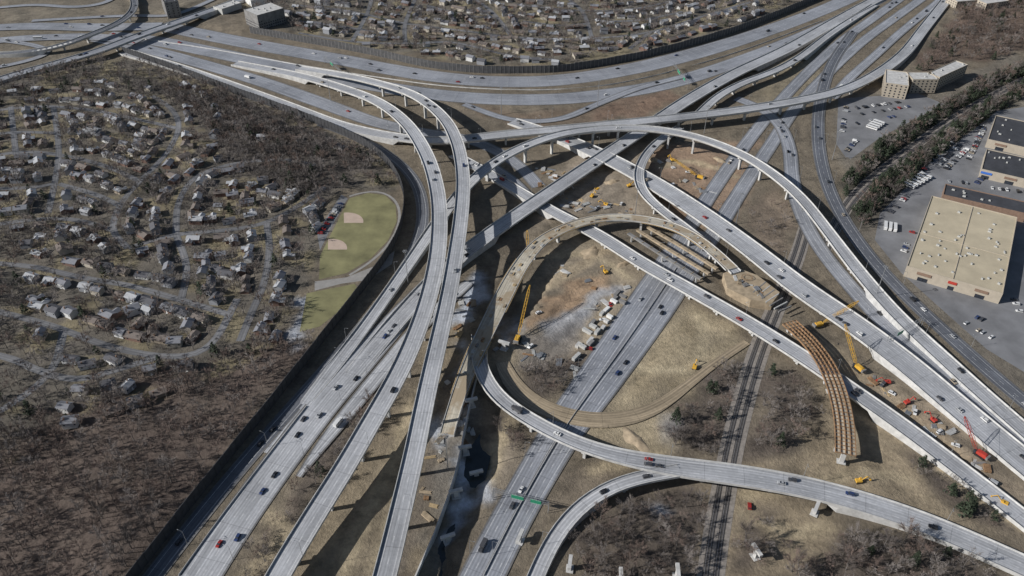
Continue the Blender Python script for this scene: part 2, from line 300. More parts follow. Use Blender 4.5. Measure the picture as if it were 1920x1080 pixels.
for (Q,s,k,i) in allQ:
    _,surf,nc,nm,lb,_=ROADS[i]
    if k=='r':
        ob('road' if nm!='haul_road' else 'haul_road',strip('road surface',Q,s,surf),label=lb,cat='road',kind='structure')
        if surf!='dirt_road':
            ob('verge',strip('paved verge',np.c_[Q[:,:3],Q[:,3]+2.0],s,'shoulder' ,z=-.02),label='dusty grey shoulder beside the highway',cat='verge',kind='structure')
    else:
        root=ob(nm,None,label=lb,cat='bridge',loc=(0,0,0)); root.empty_display_size=5
        ob('road_surface',strip('bridge road surface',Q,s,surf),parent=root)
        def pr(j,Q=Q):
            z=Q[j,2]; hw=Q[j,3]/2+.45; zt=z-.012
            th=2.0
            if z>5.5: return [(hw,zt),(hw,zt-.5),(hw-1.6,zt-th),(-hw+1.6,zt-th),(-hw,zt-.5),(-hw,zt)]
            return [(hw,zt),(hw,zt-.3*(z)),(hw-.05,-.05),(-hw+.05,-.05),(-hw,zt-.3*z),(-hw,zt)]
        ob('deck',extr('bridge deck',Q,pr,['conc']),parent=root)
        base=.1+i*.025
        for sg in (-1,1):
            def pp(j,Q=Q,sg=sg):
                z=Q[j,2]; h=1.05*max(.0,min(1,(z-base-.25)/.35)); a=sg*(Q[j,3]/2); b=sg*(Q[j,3]/2+.42)
                if i==17: h*=.45
                q=[(a,z-.01),(a+sg*.1,z-.008+h),(b,z-.008+h),(b,z-.3)]
                return q if sg>0 else q[::-1]
            ob('parapet',extr('concrete parapet',Q,pp,['conc']),parent=root)
        T,Nn=frames(Q); d=20.
        if i==17:   # loose formwork, reinforcement mats and edge brackets on the unfinished deck
            for c in range(70):
                j=random.randrange(2,len(Q)-8); w=Q[j,3]*.5-1.4; o_=random.uniform(-w,w); mb=MB(); a=math.atan2(T[j,1],T[j,0])
                lx,ly,lz=random.uniform(1,5),random.uniform(.6,2),random.uniform(.15,.9)
                for c2 in range(3): mb.box((Q[j,0]+Nn[j,0]*(o_+c2*ly*.36),Q[j,1]+Nn[j,1]*(o_+c2*ly*.36),Q[j,2]+.02+lz/2),(lx*random.uniform(.7,1),ly*.3,lz),a)
                ob('formwork_stack',mb.mesh('formwork stack',[random.choice(['timber','rust','conc_dark','unit','soil'])]),parent=root)
            for sg in (-1,1):
                mb=MB()
                for j in range(2,len(Q)-6):
                    if (j//5)%3==0: continue
                    for f_ in (0,.33,.66):
                        q=Q[j]*(1-f_)+Q[j+1]*f_; o_=sg*(q[3]/2+.95); mb.box((q[0]+Nn[j,0]*o_,q[1]+Nn[j,1]*o_,q[2]-.35),(.3,1.2,.5),math.atan2(T[j,1],T[j,0]))
                    a_=Q[j];b_=Q[j+1]; o_=sg*(a_[3]/2+1.0); mb.bar((a_[0]+Nn[j,0]*o_,a_[1]+Nn[j,1]*o_,a_[2]-.05),(b_[0]+Nn[j+1,0]*o_,b_[1]+Nn[j+1,1]*o_,b_[2]-.05),.3)
                ob('edge_formwork',mb.mesh('edge formwork',['timber']),parent=root)
        O=SAMP[SAMP[:,4]!=i]
        while d<s[-1]-10:
            got=None
            for off in (0,4,-4,8,-8,12,-12):
                j=int(np.argmin(abs(s-(d+off)))); x,y,z=Q[j,:3]
                if z<5.5: continue
                dd=np.hypot(O[:,0]-x,O[:,1]-y); low=(O[:,2]<z-3)&(dd<O[:,3]/2+1.8)
                if not low.any(): got=j;break
            if got is not None:
                j=got;x,y,z=Q[j,:3]; w=Q[j,3]; a=math.atan2(T[j,1],T[j,0]); mb=MB()
                hc=z-2.0-1.7
                mb.box((x,y,hc/2-1),(1.7,2.6,hc+2),a)
                vs=[];W=w*.42
                for xx in (-.95,.95):
                    for yy,zz in ((-1.4,hc-.6),(1.4,hc-.6),(W,hc+.9),(W,hc+1.72),(-W,hc+1.72),(-W,hc+.9)):
                        vs.append((x+xx*math.cos(a)-yy*math.sin(a),y+xx*math.sin(a)+yy*math.cos(a),zz))
                mb.add(vs,[(5,4,3,2,1,0),(6,7,8,9,10,11)]+[(q,(q+1)%6,6+(q+1)%6,6+q) for q in range(6)])
                ob('pier',mb.mesh('hammerhead pier',['conc']),parent=root)
            d+=36
# paved median between the two straight carriageways
Qa,sa=allQ[10][:2]; Qb=allQ[11][0]
mid=[]
for q in Qa:
    j=int(np.argmin(np.hypot(Qb[:,0]-q[0],Qb[:,1]-q[1]))); p=Qb[j]
    if q[1]<560: mid.append([(q[0]+p[0])/2,(q[1]+p[1])/2,.345,max(1.5,float(np.hypot(*(p-q)[:2]))-(q[3]+p[3])/2+1.6)])
mid=np.array(mid); mid[:,2]=.40; sm_=np.arange(len(mid))*6.
ob('median',strip('median pavement',mid,sm_,'median'),label='paved grey median between two carriageways',cat='road',kind='structure')
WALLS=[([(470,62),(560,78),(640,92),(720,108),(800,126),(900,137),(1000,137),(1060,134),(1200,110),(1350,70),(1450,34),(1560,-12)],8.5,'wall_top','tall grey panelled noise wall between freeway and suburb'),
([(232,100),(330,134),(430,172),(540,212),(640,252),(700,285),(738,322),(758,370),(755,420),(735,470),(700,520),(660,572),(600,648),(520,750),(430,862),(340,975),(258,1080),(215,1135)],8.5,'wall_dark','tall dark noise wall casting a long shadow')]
RAILS=[([(1325,1150,14),(1336,1050,14),(1352,950,14),(1370,850,14),(1392,760,14),(1422,660,14),(1462,560,13),(1495,480,12),(1515,410,11)],'double railway track on gravel ballast'),
([(2050,95,11),(1920,150,11),(1800,215,11),(1700,285,11),(1620,350,11),(1580,400,11),(1545,470,10)],'railway track running through a belt of trees')]
for pl,_ in RAILS:
    Q,s=smooth_line([(u,v,0,w) for u,v,w in pl])
    for q in Q: mark(q[0],q[1],q[3]/2+1)
for pl,*_ in WALLS:
    Q,s=smooth_line([(u,v,0,0) for u,v in pl],step=5.)
    for q in Q: mark(q[0],q[1],3)
for k,pl in enumerate(STREETS+TSTREETS):
    Q,s=smooth_line([(u,v,0,5.6) for u,v in pl],sm=1); Q[:,2]=.05+k*.008
    me=strip('street surface',Q,s,'street'); ob('street',me,label='narrow pale residential street between houses',cat='street',kind='structure')
    for q in Q: mark(q[0],q[1],4)
# ---------------------------------------------------------------- zones
Z={}
Z['forest']=[(-300,860),(-60,830),(120,765),(250,705),(400,695),(520,610),(590,640),(560,690),(475,795),(385,905),(235,1085),(200,1150),(-500,1150)]
Z['resid']=[(-300,190),(-60,165),(140,118),(240,112),(420,172),(560,228),(640,275),(720,305),(745,345),(730,356),(650,350),(600,400),(590,500),(545,560),(530,640),(400,710),(220,780),(100,830),(-60,900),(-300,900)]
Z['wood']=[(300,170),(420,180),(560,238),(640,280),(700,310),(640,345),(560,380),(520,350),(430,300),(400,250)]
Z['tresid']=[(400,-90),(470,30),(560,66),(720,95),(900,124),(1060,122),(1200,98),(1350,58),(1450,20),(1560,-40),(1600,-90)]
Z['ne']=[(1705,150),(1745,80),(1800,20),(1850,-60),(2200,-60),(2150,60),(1960,85),(1850,115),(1790,110)]
Z['strip']=[(1580,345),(1650,272),(1760,202),(1850,150),(2100,55),(2150,95),(1960,158),(1850,226),(1740,308),(1655,390),(1610,435),(1585,390)]
Z['w1']=[(1075,1150),(1090,1010),(1150,945),(1240,915),(1330,925),(1318,1000),(1300,1150)]
Z['w2']=[(1235,815),(1290,770),(1330,700),(1400,670),(1375,860),(1290,858)]
Z['w3']=[(1430,700),(1480,690),(1540,770),(1480,860),(1392,865)]
Z['w4']=[(1470,1150),(1500,1050),(1600,1000),(1740,1015),(1930,1110),(1950,1150)]
Z['w5']=[(980,695),(1090,660),(1100,690),(1040,745),(990,735)]
Z['w6']=[(505,985),(560,900),(640,810),(715,725),(690,800),(610,900),(540,990)]
Z['w7']=[(925,775),(1000,815),(1000,840),(950,845)]
Z['w8']=[(1385,990),(1440,960),(1480,980),(1430,1060),(1385,1060)]
Z['w9']=[(1700,850),(1800,905),(1900,985),(1880,1000),(1780,930),(1690,870)]
Z['w10']=[(450,1110),(478,1025),(512,1000),(528,1015),(500,1060),(470,1130)]
Z['w11']=[(1415,395),(1470,360),(1485,430),(1462,480),(1415,440)]
WZ=['w%d'%i for i in range(1,12)]
DENSE={'forest':(7.4,.95),'resid':(6.8,.84),'wood':(6.4,.95),'tresid':(8.0,.82),'ne':(7.5,.95),'strip':(4.6,.95),'w1':(4.6,.95),'w2':(4.2,.9),'w3':(4.6,.75),'w4':(4.8,.95),'w5':(4.4,.9),'w6':(4.6,.8),'w7':(4.4,.8),'w8':(4.6,.5),'w9':(5,.7),'w10':(4.4,.8),'w11':(6,.3)}
def markpoly(pl):
    w=wp(pl); jj,ii=np.mgrid[0:MH,0:MW]; mask[:]|=pip(MX0+ii*MC,MY0+jj*MC,w)
LOT1=[(1572,185),(1720,175),(1770,195),(1650,258),(1590,302),(1568,270)]
LOT2=[(1870,208),(1990,190),(1990,740),(1850,655),(1760,575),(1690,512),(1640,450),(1650,400),(1745,305)]
markpoly(LOT1); markpoly(LOT2)
markpoly([(560,525),(600,440),(640,365),(730,350),(760,390),(750,460),(700,520),(690,560),(600,650),(540,640)])
# ground grid
xs=np.concatenate([[-12000,-5000,-2500,-1400],np.arange(-1000,1000.1,3.2),[1400,2500,5000,12000]])
ys=np.concatenate([[-5000,-1500,-400,0],np.arange(150,1500.1,3.2),[1900,2600,4000,7000,14000]])
X,Y=np.meshgrid(xs,ys); C=np.zeros(X.shape+(4,)); C[...,3]=1
def blur(m,n):
    for _ in range(n):
        m[1:-1,1:-1]=(m[1:-1,1:-1]*2+m[:-2,1:-1]+m[2:,1:-1]+m[1:-1,:-2]+m[1:-1,2:])/6
    return m
def vn(X,Y,sc,seed):
    r=np.random.default_rng(seed); G=r.random((256,256)); x=X/sc+100;y=Y/sc+50
    xi=np.floor(x).astype(int);yi=np.floor(y).astype(int);fx=x-xi;fy=y-yi;fx=fx*fx*(3-2*fx);fy=fy*fy*(3-2*fy)
    g=lambda a,b:G[a%256,b%256]
    return (g(yi,xi)*(1-fx)+g(yi,xi+1)*fx)*(1-fy)+(g(yi+1,xi)*(1-fx)+g(yi+1,xi+1)*fx)*fy-.5
WXa=X+vn(X,Y,16,51)*16+vn(X,Y,6,53)*6; WYa=Y+vn(X,Y,16,52)*16+vn(X,Y,6,54)*6
def paint(poly,c,b=2,fac=1.):
    m=blur(pip(WXa,WYa,wp(poly)).astype(float),b)*fac
    C[...,:3]=C[...,:3]*(1-m[...,None])+np.array(c)*m[...,None]
ii=np.clip(((X-MX0)/MC).astype(int),0,MW-1); jj=np.clip(((Y-MY0)/MC).astype(int),0,MH-1)
clr=1-mask[jj,ii].astype(float); clr=blur(clr,5); clr=np.clip((clr-.72)/.28,0,1); clr=clr*clr
core=(abs(X)<960)&(Y>170)&(Y<1480)
HZ=clr*(vn(X,Y,40,1)*4+vn(X,Y,17,2)*1.8)
SITE=[(1110,440),(1240,510),(1190,590),(1110,670),(970,700),(935,640),(1000,520),(1020,470)]
SITE2=[(1030,330),(1200,270),(1430,260),(1380,420),(1180,400),(1060,400)]
cs=blur((pip(X,Y,wp(SITE))|pip(X,Y,wp(SITE2))).astype(float),3)
tr_=(Y*.55+X*-.62+vn(X,Y,45,5)*22)/17; tr_=np.floor(tr_)+np.clip((tr_-np.floor(tr_))*5,0,1)
HZ=HZ*(1-.7*cs)+clr*cs*(vn(X,Y,9,3)*.7+((tr_%3)-1)*1.5-.6)
CREEK=[(905,800),(922,840),(908,900),(884,960),(856,1020),(822,1110),(780,1160),(745,1160),(800,1060),(838,990),(862,920),(876,840)]
HZ-=blur(pip(WXa,WYa,wp(CREEK)).astype(float),2)*3.6
HZ=np.where(core,np.clip(HZ,-6,5),0)
def gz(x,y):
    if not(abs(x)<940 and 180<y<1460): return 0.
    fx=(x+1000)/3.2; fy=(y-150)/3.2; i=int(fx);j=int(fy);fx-=i;fy-=j;i+=4;j+=4
    return float((HZ[j,i]*(1-fx)+HZ[j,i+1]*fx)*(1-fy)+(HZ[j+1,i]*(1-fx)+HZ[j+1,i+1]*fx)*fy)
C[...,:3]=(.175,.145,.105)
far=(Y>1250)|(Y<200)|(abs(X)>850); C[far,:3]=(.13,.11,.09)
paint(Z['resid'],(.135,.12,.098)); paint(Z['tresid'],(.145,.13,.105)); paint(Z['forest'],(.125,.095,.078),4)
lw=blur(((vn(X,Y,14,9)>.1)&(pip(X,Y,wp(Z['resid']))|pip(X,Y,wp(Z['tresid'])))).astype(float),1)*.75
C[...,:3]=C[...,:3]*(1-lw[...,None])+np.array((.26,.22,.13))*lw[...,None]
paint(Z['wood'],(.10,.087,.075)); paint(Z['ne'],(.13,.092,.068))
SAND=(.43,.355,.235); TAN=(.27,.22,.15)
paint([(540,1000),(640,900),(760,760),(800,640),(840,600),(900,560),(940,640),(880,800),(820,1080),(460,1090)],TAN,3,.8)
paint([(480,940),(560,870),(700,700),(760,640),(720,720),(600,900),(500,1090),(420,1090)],(.21,.175,.125),2,.8)
paint([(1290,570),(1400,640),(1390,665),(1320,700),(1220,770),(1150,770),(1170,700),(1240,600)],SAND,3,.9)
paint([(1290,595),(1330,640),(1290,720),(1200,760),(1180,740),(1250,640)],(.25,.2,.125),2,.7)
paint([(1285,625),(1310,650),(1265,710),(1220,725),(1240,670)],SAND,1,.8)
paint(SITE,(.32,.265,.19),3,.9)
paint([(1010,560),(1130,505),(1150,530),(1080,580),(1000,620)],(.37,.25,.155),1,.85)
paint([(1050,500),(1110,470),(1130,490),(1060,540),(1010,560)],(.21,.175,.13),1,.7)
paint([(1030,605),(1075,580),(1120,550),(1155,525),(1168,535),(1115,600),(1060,635),(1020,635)],(.40,.405,.42),1,.9)
paint([(960,640),(1100,600),(1110,640),(1060,670),(970,690)],(.22,.2,.18),2,.8)
paint([(930,640),(1000,760),(1150,790),(1240,770),(1300,800),(1240,860),(1100,830),(960,770)],SAND,3,.85)
paint([(1540,640),(1620,700),(1700,850),(1780,960),(1900,1000),(1700,990),(1560,900),(1400,880),(1400,850),(1500,860),(1550,780)],(.36,.29,.195),3,.85)
paint([(1600,660),(1680,720),(1800,800),(1930,930),(1930,960),(1800,870),(1660,770)],(.31,.25,.18),2,.8)
paint([(1060,300),(1200,270),(1220,380),(1300,440),(1200,400),(1060,400),(1000,430),(1050,350)],(.33,.275,.21),3,.85)
paint([(1230,280),(1420,260),(1380,400),(1330,440),(1260,400),(1215,330)],(.34,.235,.16),3,.85)
paint([(870,190),(1000,215),(1200,180),(1260,165),(1270,200),(1100,232),(960,240)],(.18,.135,.095),3,.9)
paint([(1120,200),(1240,165),(1280,180),(1200,215),(1110,225)],(.23,.15,.105),2,.7)
paint([(560,200),(700,205),(800,240),(700,250)],TAN,2,.6)
paint([(1400,380),(1470,350),(1490,440),(1470,500),(1400,450)],(.2,.155,.115),2,.8)
paint([(1330,1090),(1340,930),(1460,940),(1560,960),(1560,1010),(1470,1060),(1420,1090)],(.33,.265,.175),3,.7)
paint([(1040,880),(1160,880),(1120,920),(1060,960),(1020,1000),(1010,940)],(.19,.155,.115),2,.7)
paint([(930,830),(1000,840),(960,920),(900,1080),(870,1080),(900,940)],(.24,.2,.15),2,.8)
paint([(850,640),(900,640),(900,780),(860,900),(800,1080),(780,1080),(840,820)],(.20,.19,.175),2,.7)
paint([(1450,120),(1560,80),(1540,150),(1480,200),(1400,200)],(.26,.22,.15),2,.8)
paint([(0,0),(240,0),(440,0),(330,50),(0,160)],(.19,.165,.125),2,.7)
paint([(1560,170),(1720,170),(1900,100),(2000,200),(2000,900),(1800,640),(1600,440)],(.18,.16,.13),2,.8)
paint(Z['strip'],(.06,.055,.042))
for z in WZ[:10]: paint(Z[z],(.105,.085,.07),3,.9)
def trackline(pl,c,w=1.6,fac=.6):
    Q,s=smooth_line([(u,v,0,0) for u,v in pl],step=3.)
    m=np.zeros(X.shape)
    for q in Q:
        i0=int((q[0]+1000)/3.2)+4; j0=int((q[1]-150)/3.2)+4
        if 4<i0<len(xs)-5 and 4<j0<len(ys)-5: m[j0,i0]=1; m[j0,i0+1]=1; m[j0+1,i0]=1
    m=np.clip(blur(m,1)*1.5,0,1)*fac
    C[...,:3]=C[...,:3]*(1-m[...,None])+np.array(c)*m[...,None]
for pl,c in (([(500,960),(550,985),(545,1010),(500,1040),(455,1085)],SAND),([(820,690),(800,800),(760,900),(700,1080)],(.36,.30,.2)),([(845,700),(815,830),(790,940),(740,1080)],(.14,.12,.1)),
  ([(1030,480),(1100,470),(1180,520)],SAND),([(1180,680),(1240,700),(1300,690),(1320,640),(1316,590)],(.5,.42,.28)),([(1650,760),(1740,850),(1830,930),(1930,990)],SAND),([(1700,900),(1640,880),(1560,900),(1400,930)],SAND),
  ([(1400,960),(1480,1000),(1560,985)],SAND),([(1240,310),(1300,300),(1380,330)],SAND),([(920,900),(930,830),(960,790)],SAND),([(1620,700),(1700,770),(1800,850)],(.42,.33,.22)),([(640,1080),(690,960),(740,860),(770,760)],SAND),([(980,560),(1060,520),(1130,470)],(.45,.36,.24)),([(1120,880),(1180,868)],SAND)):
    trackline(pl,c,3,.7)
ICE=(.55,.6,.68)
def icy(poly,fac,th=-.04):
    m=pip(WXa,WYa,wp(poly))&(vn(X,Y,7,21)+vn(X,Y,3.3,22)*.6>th); m=blur(m.astype(float),1)*fac
    C[...,:3]=C[...,:3]*(1-m[...,None])+np.array(ICE)*m[...,None]
icy([(880,525),(905,500),(905,560),(878,605),(850,622),(838,605),(866,565)],1.,-.2)
icy([(556,560),(578,546),(574,600),(562,640),(546,655)],.8)
icy([(866,840),(892,855),(888,930),(855,1010),(825,1030),(850,920)],1.,-.1)
icy([(865,640),(890,640),(885,700),(860,720)],.9,-.15); icy([(925,600),(985,590),(1000,640),(940,660)],.5); icy([(1210,960),(1235,960),(1235,975),(1210,975)],.6)
icy([(880,900),(920,880),(930,930),(890,950)],.7); icy([(830,760),(862,750),(850,830),(822,850)],.8,-.1); icy([(598,420),(618,400),(610,440),(598,455)],.6); icy([(1300,780),(1240,790),(1230,830),(1260,850)],.2)
nx=len(xs); I,J=np.meshgrid(np.arange(len(ys)-1),np.arange(nx-1),indexing='ij'); a=(I*nx+J).ravel()
Vg=np.stack([X.ravel(),Y.ravel(),HZ.ravel()],1)
M['ground'],nt,b=nmat('winter ground')
at=N(nt,'ShaderNodeAttribute',attribute_name='zone'); p=posn(nt)
n1=noise(nt,.012,5,p); n2=noise(nt,.07,7,p,.72); n3=noise(nt,.45,5,p,.75); n4=noise(nt,.16,6,p,.7)
f=mth(nt,'MULTIPLY',ramp(nt,n1,.3,.7,.8,1.22),ramp(nt,n2,.3,.7,.55,1.4)); f=mth(nt,'MULTIPLY',f,ramp(nt,n3,.3,.7,.78,1.18)); f=mth(nt,'MULTIPLY',f,ramp(nt,n4,.35,.65,.8,1.15))
v=N(nt,'ShaderNodeVectorMath',operation='SCALE'); nt.links.new(at.outputs['Color'],v.inputs[0]); nt.links.new(f,v.inputs['Scale'])
g=mixc(nt,ramp(nt,noise(nt,.035,7,p,.75),.5,.62,0,.42),v.outputs[0],(.11,.092,.072))
nt.links.new(g,b.inputs['Base Color']); b.inputs['Roughness'].default_value=.95
bp=N(nt,'ShaderNodeBump'); bp.inputs['Strength'].default_value=.7; bp.inputs['Distance'].default_value=1.4; nt.links.new(n3,bp.inputs['Height']); nt.links.new(bp.outputs[0],b.inputs['Normal'])
me=bigmesh('ground',Vg,np.stack([a,a+1,a+nx+1,a+nx],1),['ground'])
me.polygons.foreach_set('use_smooth',np.ones(len(me.polygons),bool))
ca=me.color_attributes.new('zone','FLOAT_COLOR','POINT'); ca.data.foreach_set('color',C.reshape(-1,4).astype(np.float32).ravel())
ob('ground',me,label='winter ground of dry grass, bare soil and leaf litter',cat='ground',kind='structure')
def sheet(name,poly,z,mat,label,cat):
    mb=MB(); w=[P(u,v,0) for u,v in poly]; mb.add([(q[0],q[1],z) for q in w],[tuple(range(len(w)))[::-1]])
    return ob(name,mb.mesh(name,[mat]),label=label,cat=cat,kind='structure')
sheet('parking_lot',LOT1,.04,'lot','grey parking lot beside a hotel','parking lot')
sheet('parking_lot',LOT2,.04,'lot','large grey parking lot around flat roofed warehouses','parking lot')
bf=[(655,372),(690,362),(722,366),(742,385),(744,415),(728,450),(695,485),(650,512),(598,524),(600,480),(625,430)]
bf2=[(575,550),(665,532),(672,545),(640,580),(600,612),(562,622)]
sheet('playing_field',bf,.05,'turf','dry grass ball field with sandy infields','sports field')
sheet('playing_field',bf2,.05,'turf','small dry grass ball field beside the noise wall','sports field')
sheet('path',[(590,528),(650,520),(700,500),(740,470),(735,495),(690,525),(640,532),(590,545)],.045,'track','pale gravel path between the ball fields','path')
sheet('parking_lot',[(594,435),(620,395),(640,365),(652,372),(622,425),(600,470)],.06,'lot','narrow grey parking strip beside the ball field','parking lot')
Q,s=smooth_line([(655,368,0,2.2),(690,357,0,2.2),(724,361,0,2.2),(747,383,0,2.2),(749,416,0,2.2),(733,452,0,2.2),(700,488,0,2.2),(655,516,0,2.2)]); Q[:,2]=.06
ob('path',strip('path',Q,s,'track'),label='pale curved path around the ball field',cat='path',kind='structure')
def infield(u,v,r,a0):
    c=P(u,v); vs=[(c[0],c[1],.07)]
    for i in range(15):
        t=R(a0)+R(100)*i/14-R(5); vs.append((c[0]+math.cos(t)*r,c[1]+math.sin(t)*r,.07))
    mb=MB(); mb.add(vs,[tuple(range(16))]); ob('infield',mb.mesh('infield',['sand']),label='sandy baseball infield cut into dry grass',cat='baseball infield',kind='structure')
infield(645,418,16,5); infield(615,468,15,5)
sheet('water',CREEK,-3.0,'water','dark narrow creek beside the bridge piers','creek')
# retaining wall beside the creek
Q,s=smooth_line([(896,700,0,0),(880,770,0,0),(866,840,0,0),(850,910,0,0),(822,990,0,0),(790,1060,0,0),(765,1120,0,0)],step=5.)
def pr(j): h=2.8+1.2*((j//6)%2); return [(.4,-3.5),(.4,h),(-.4,h),(-.4,-3.5)]
ob('retaining_wall',extr('retaining wall',Q,pr,['conc']),label='stepped pale concrete retaining wall beside a creek',cat='wall')
# ---------------------------------------------------------------- rails
for n_,(pts,label) in enumerate(RAILS):
    Q,s=smooth_line([(u,v,0,w) for u,v,w in pts]); Q[:,2]=.075
    ob('railway_bed',strip('ballast',Q,s,'ballast'),label=label,cat='railway',kind='structure')
    T,Nn=frames(Q)
    for off in (-2.6,2.6):
        Q2=Q.copy(); Q2[:,:2]+=Nn*off; Q2[:,2]=.10; Q2[:,3]=3.3
        ob('railway_track',strip('track bed',Q2,s,'sleeper'),label='dark sleepers and oily ballast between rails',cat='railway',kind='structure')
    for off in (-3.35,-1.85,1.85,3.35):
        def pr(j): return [(off-.12,.11),(off-.12,.3),(off+.12,.3),(off+.12,.11)]
        ob('rail',extr('rail',Q,pr,['rail']),label='steel rail on the ballast bed',cat='rail',kind='structure')
for pts,h,mat,label in WALLS:
    Q,s=smooth_line([(u,v,0,0) for u,v in pts],step=5.)
    T,Nn=frames(Q); mb=MB()
    for j in range(len(Q)-1):
        x=(Q[j]+Q[j+1])/2; a=math.atan2(*(Q[j+1]-Q[j])[[1,0]]); L=np.linalg.norm((Q[j+1]-Q[j])[:2]); hh=h+(.35 if (j//5)%2 else 0)
        mb.box((x[0],x[1],hh/2-.5),(L-.35,.3,hh+1),a); mb.box((Q[j,0],Q[j,1],hh/2-.4),(.5,.7,hh+1.2),a,1)
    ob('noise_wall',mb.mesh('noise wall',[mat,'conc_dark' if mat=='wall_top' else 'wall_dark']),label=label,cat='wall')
# ---------------------------------------------------------------- cars
def wheelmesh():
    mb=MB(); vs=[];n=10
    for y in (-.11,.11):
        for i in range(n): t=2*math.pi*i/n; vs.append((.34*math.cos(t),y,.34*math.sin(t)))
    mb.add(vs,[(i,(i+1)%n,n+(i+1)%n,n+i) for i in range(n)]+[tuple(range(n))[::-1],tuple(range(n,2*n))]); return mb
def carbody(kind):
    b=MB(); g=MB()
    if kind=='sedan':
        b.prof([(-2.3,.3),(-2.3,.8),(-2.2,.95),(-1.4,1.0),(1.0,.98),(2.1,.82),(2.32,.65),(2.32,.3)],1.82)
        g.prof([(-1.55,.98),(-.95,1.38),(.2,1.38),(1.05,.96)],1.56); b.box((-.36,0,1.42),(1.15,1.5,.07))
        L=2.3
    elif kind=='suv':
        b.prof([(-2.35,.4),(-2.35,1.0),(-2.25,1.1),(1.0,1.12),(2.2,1.0),(2.4,.8),(2.4,.4)],1.95)
        g.prof([(-2.2,1.1),(-1.95,1.68),(.3,1.7),(1.1,1.1)],1.72); b.box((-.8,0,1.74),(2.3,1.66,.08)); L=2.35
    elif kind=='van':
        b.prof([(-2.7,.4),(-2.7,2.0),(-2.55,2.1),(1.2,2.05),(1.9,1.35),(2.5,1.15),(2.6,.8),(2.6,.4)],1.98)
        g.prof([(1.25,1.95),(1.3,1.3),(1.93,1.37),(1.9,1.45)],2.02); L=2.6
    elif kind=='truck':
        b.box((-1.2,0,2.1),(5.6,2.4,2.4)); b.box((2.8,0,1.6),(1.8,2.2,1.9),0,0,.93); b.box((0,0,.8),(7.6,1,.3)); g.box((3.72,0,2.0),(.12,1.8,.7)); L=3.8
    else:
        b.prof([(-5.6,.45),(-5.6,2.8),(-5.4,3.0),(5.3,3.0),(5.6,2.6),(5.6,.45)],2.5); g.box((0,0,2.1),(10.6,2.56,.75)); L=5.6
    return b,g,L
PAINT={'white':(.68,.68,.67),'silver':(.36,.37,.38),'black':(.02,.02,.022),'dark grey':(.07,.07,.075),'dark blue':(.03,.05,.13),'red':(.30,.025,.02),'beige':(.34,.29,.22)}
for k,c in PAINT.items():
    M['p_'+k]=simple(k+' car paint',c,.04,1,.3); M['p_'+k].node_tree.nodes['Principled BSDF'].inputs['Coat Weight'].default_value=.4
cars={}
WH=wheelmesh().mesh('wheel',['black'])
def getcar(kind,col):
    if (kind,col) in cars: return cars[kind,col]
    b,g,L=carbody(kind); bm=b.mesh(kind+' body',['p_'+col]); gm=g.mesh(kind+' windows',['glass'])
    w=.85 if kind in('sedan','suv','van') else 1.15
    wp_=[(L*.6,w),(L*.6,-w),(-L*.6,w),(-L*.6,-w)]
    full=MB(); full.add(b.v,b.f,0); full.add(g.v,g.f,1)
    wm=wheelmesh()
    for x,y in wp_: full.add([(a+x,c+y,d+.34) for a,c,d in wm.v],wm.f,2)
    cars[kind,col]=(bm,gm,wp_,full.mesh(kind,['p_'+col,'glass','black']),b,g); return cars[kind,col]
NAMES={'sedan':('car','sedan'),'suv':('car','sport utility car'),'van':('van','van'),'truck':('truck','box truck'),'bus':('bus','bus')}
carn=0; XC=MB(); PK=list(PAINT)
def car(x,y,z,a,kind=None,col=None,where='driving on the freeway',group='cars driving on the highways',pitch=0):
    global carn
    carn+=1
    kind=kind or random.choices(['sedan','suv','van','truck','bus'],[60,33,4,2.0,.3])[0]
    col=col or random.choices(PK,[14,17,30,20,10,5,4])[0]
    if kind=='truck': col='white' if random.random()<.7 else col
    if kind=='bus': col='white'
    bm,gm,wp_,fm,b,g=getcar(kind,col); cat,nice=NAMES[kind]
    if carn>298:
        XC.put(b,x,y,z,a,PK.index(col)); XC.put(g,x,y,z,a,len(PK)); return
    near=math.hypot(x,y)<430
    pre='parked_' if 'parked' in where else ''
    o=ob(pre+cat,bm if near else fm,label=f'{col} {nice} {where}',cat=cat,group=group,loc=(x,y,z),rz=a)
    o.rotation_euler[1]=-pitch
    if near:
        ob('windows',gm,parent=o)
        for X_,Y_ in wp_: ob('wheel',WH,parent=o,loc=(X_,Y_,.34))
for (Q,s,k,i) in allQ:
    n=ROADS[i][2]
    if not n: continue
    T,Nn=frames(Q)
    for c in range(n):
        for tr in range(6):
            d=random.uniform(5,s[-1]-5); j=int(np.argmin(abs(s-d))); x,y=Q[j,:2]
            if abs(x)>(y*.7+90) or Q[j,3]<7.5: continue
            nl=max(1,int((Q[j,3]-3.4)/3.7)); ln=random.randrange(nl); off=Q[j,3]/2-(2+1.85+ln*3.7)
            if nl==1: off=0
            x+=Nn[j,0]*off; y+=Nn[j,1]*off
            jn=min(j+1,len(Q)-1); jp=max(j-1,0); sl=math.atan2(Q[jn,2]-Q[jp,2],(s[jn]-s[jp]) or 1)
            fl=0 if (i%2) else math.pi
            car(x,y,Q[j,2]+.01,math.atan2(T[j,1],T[j,0])+fl,pitch=sl if fl==0 else -sl,
                where='driving on a bridge' if k=='b' else 'driving on the freeway'); break
for u,v in ((1655,722),(1672,738),(1715,775),(1760,812),(1790,838),(1860,905),(1120,392),(1165,382),(1040,332),(1130,600),(1145,570),(1105,655),(1260,345),(1290,322),(1010,590),(995,650),(860,742),(1405,950)):
    q=P(u,v); car(q[0],q[1],gz(q[0],q[1])+.1,random.random()*6.3,'suv' if random.random()<.6 else 'van',random.choice(['white','white','silver','red','dark grey']),where='parked on bare construction soil',group='work vehicles on the construction site')
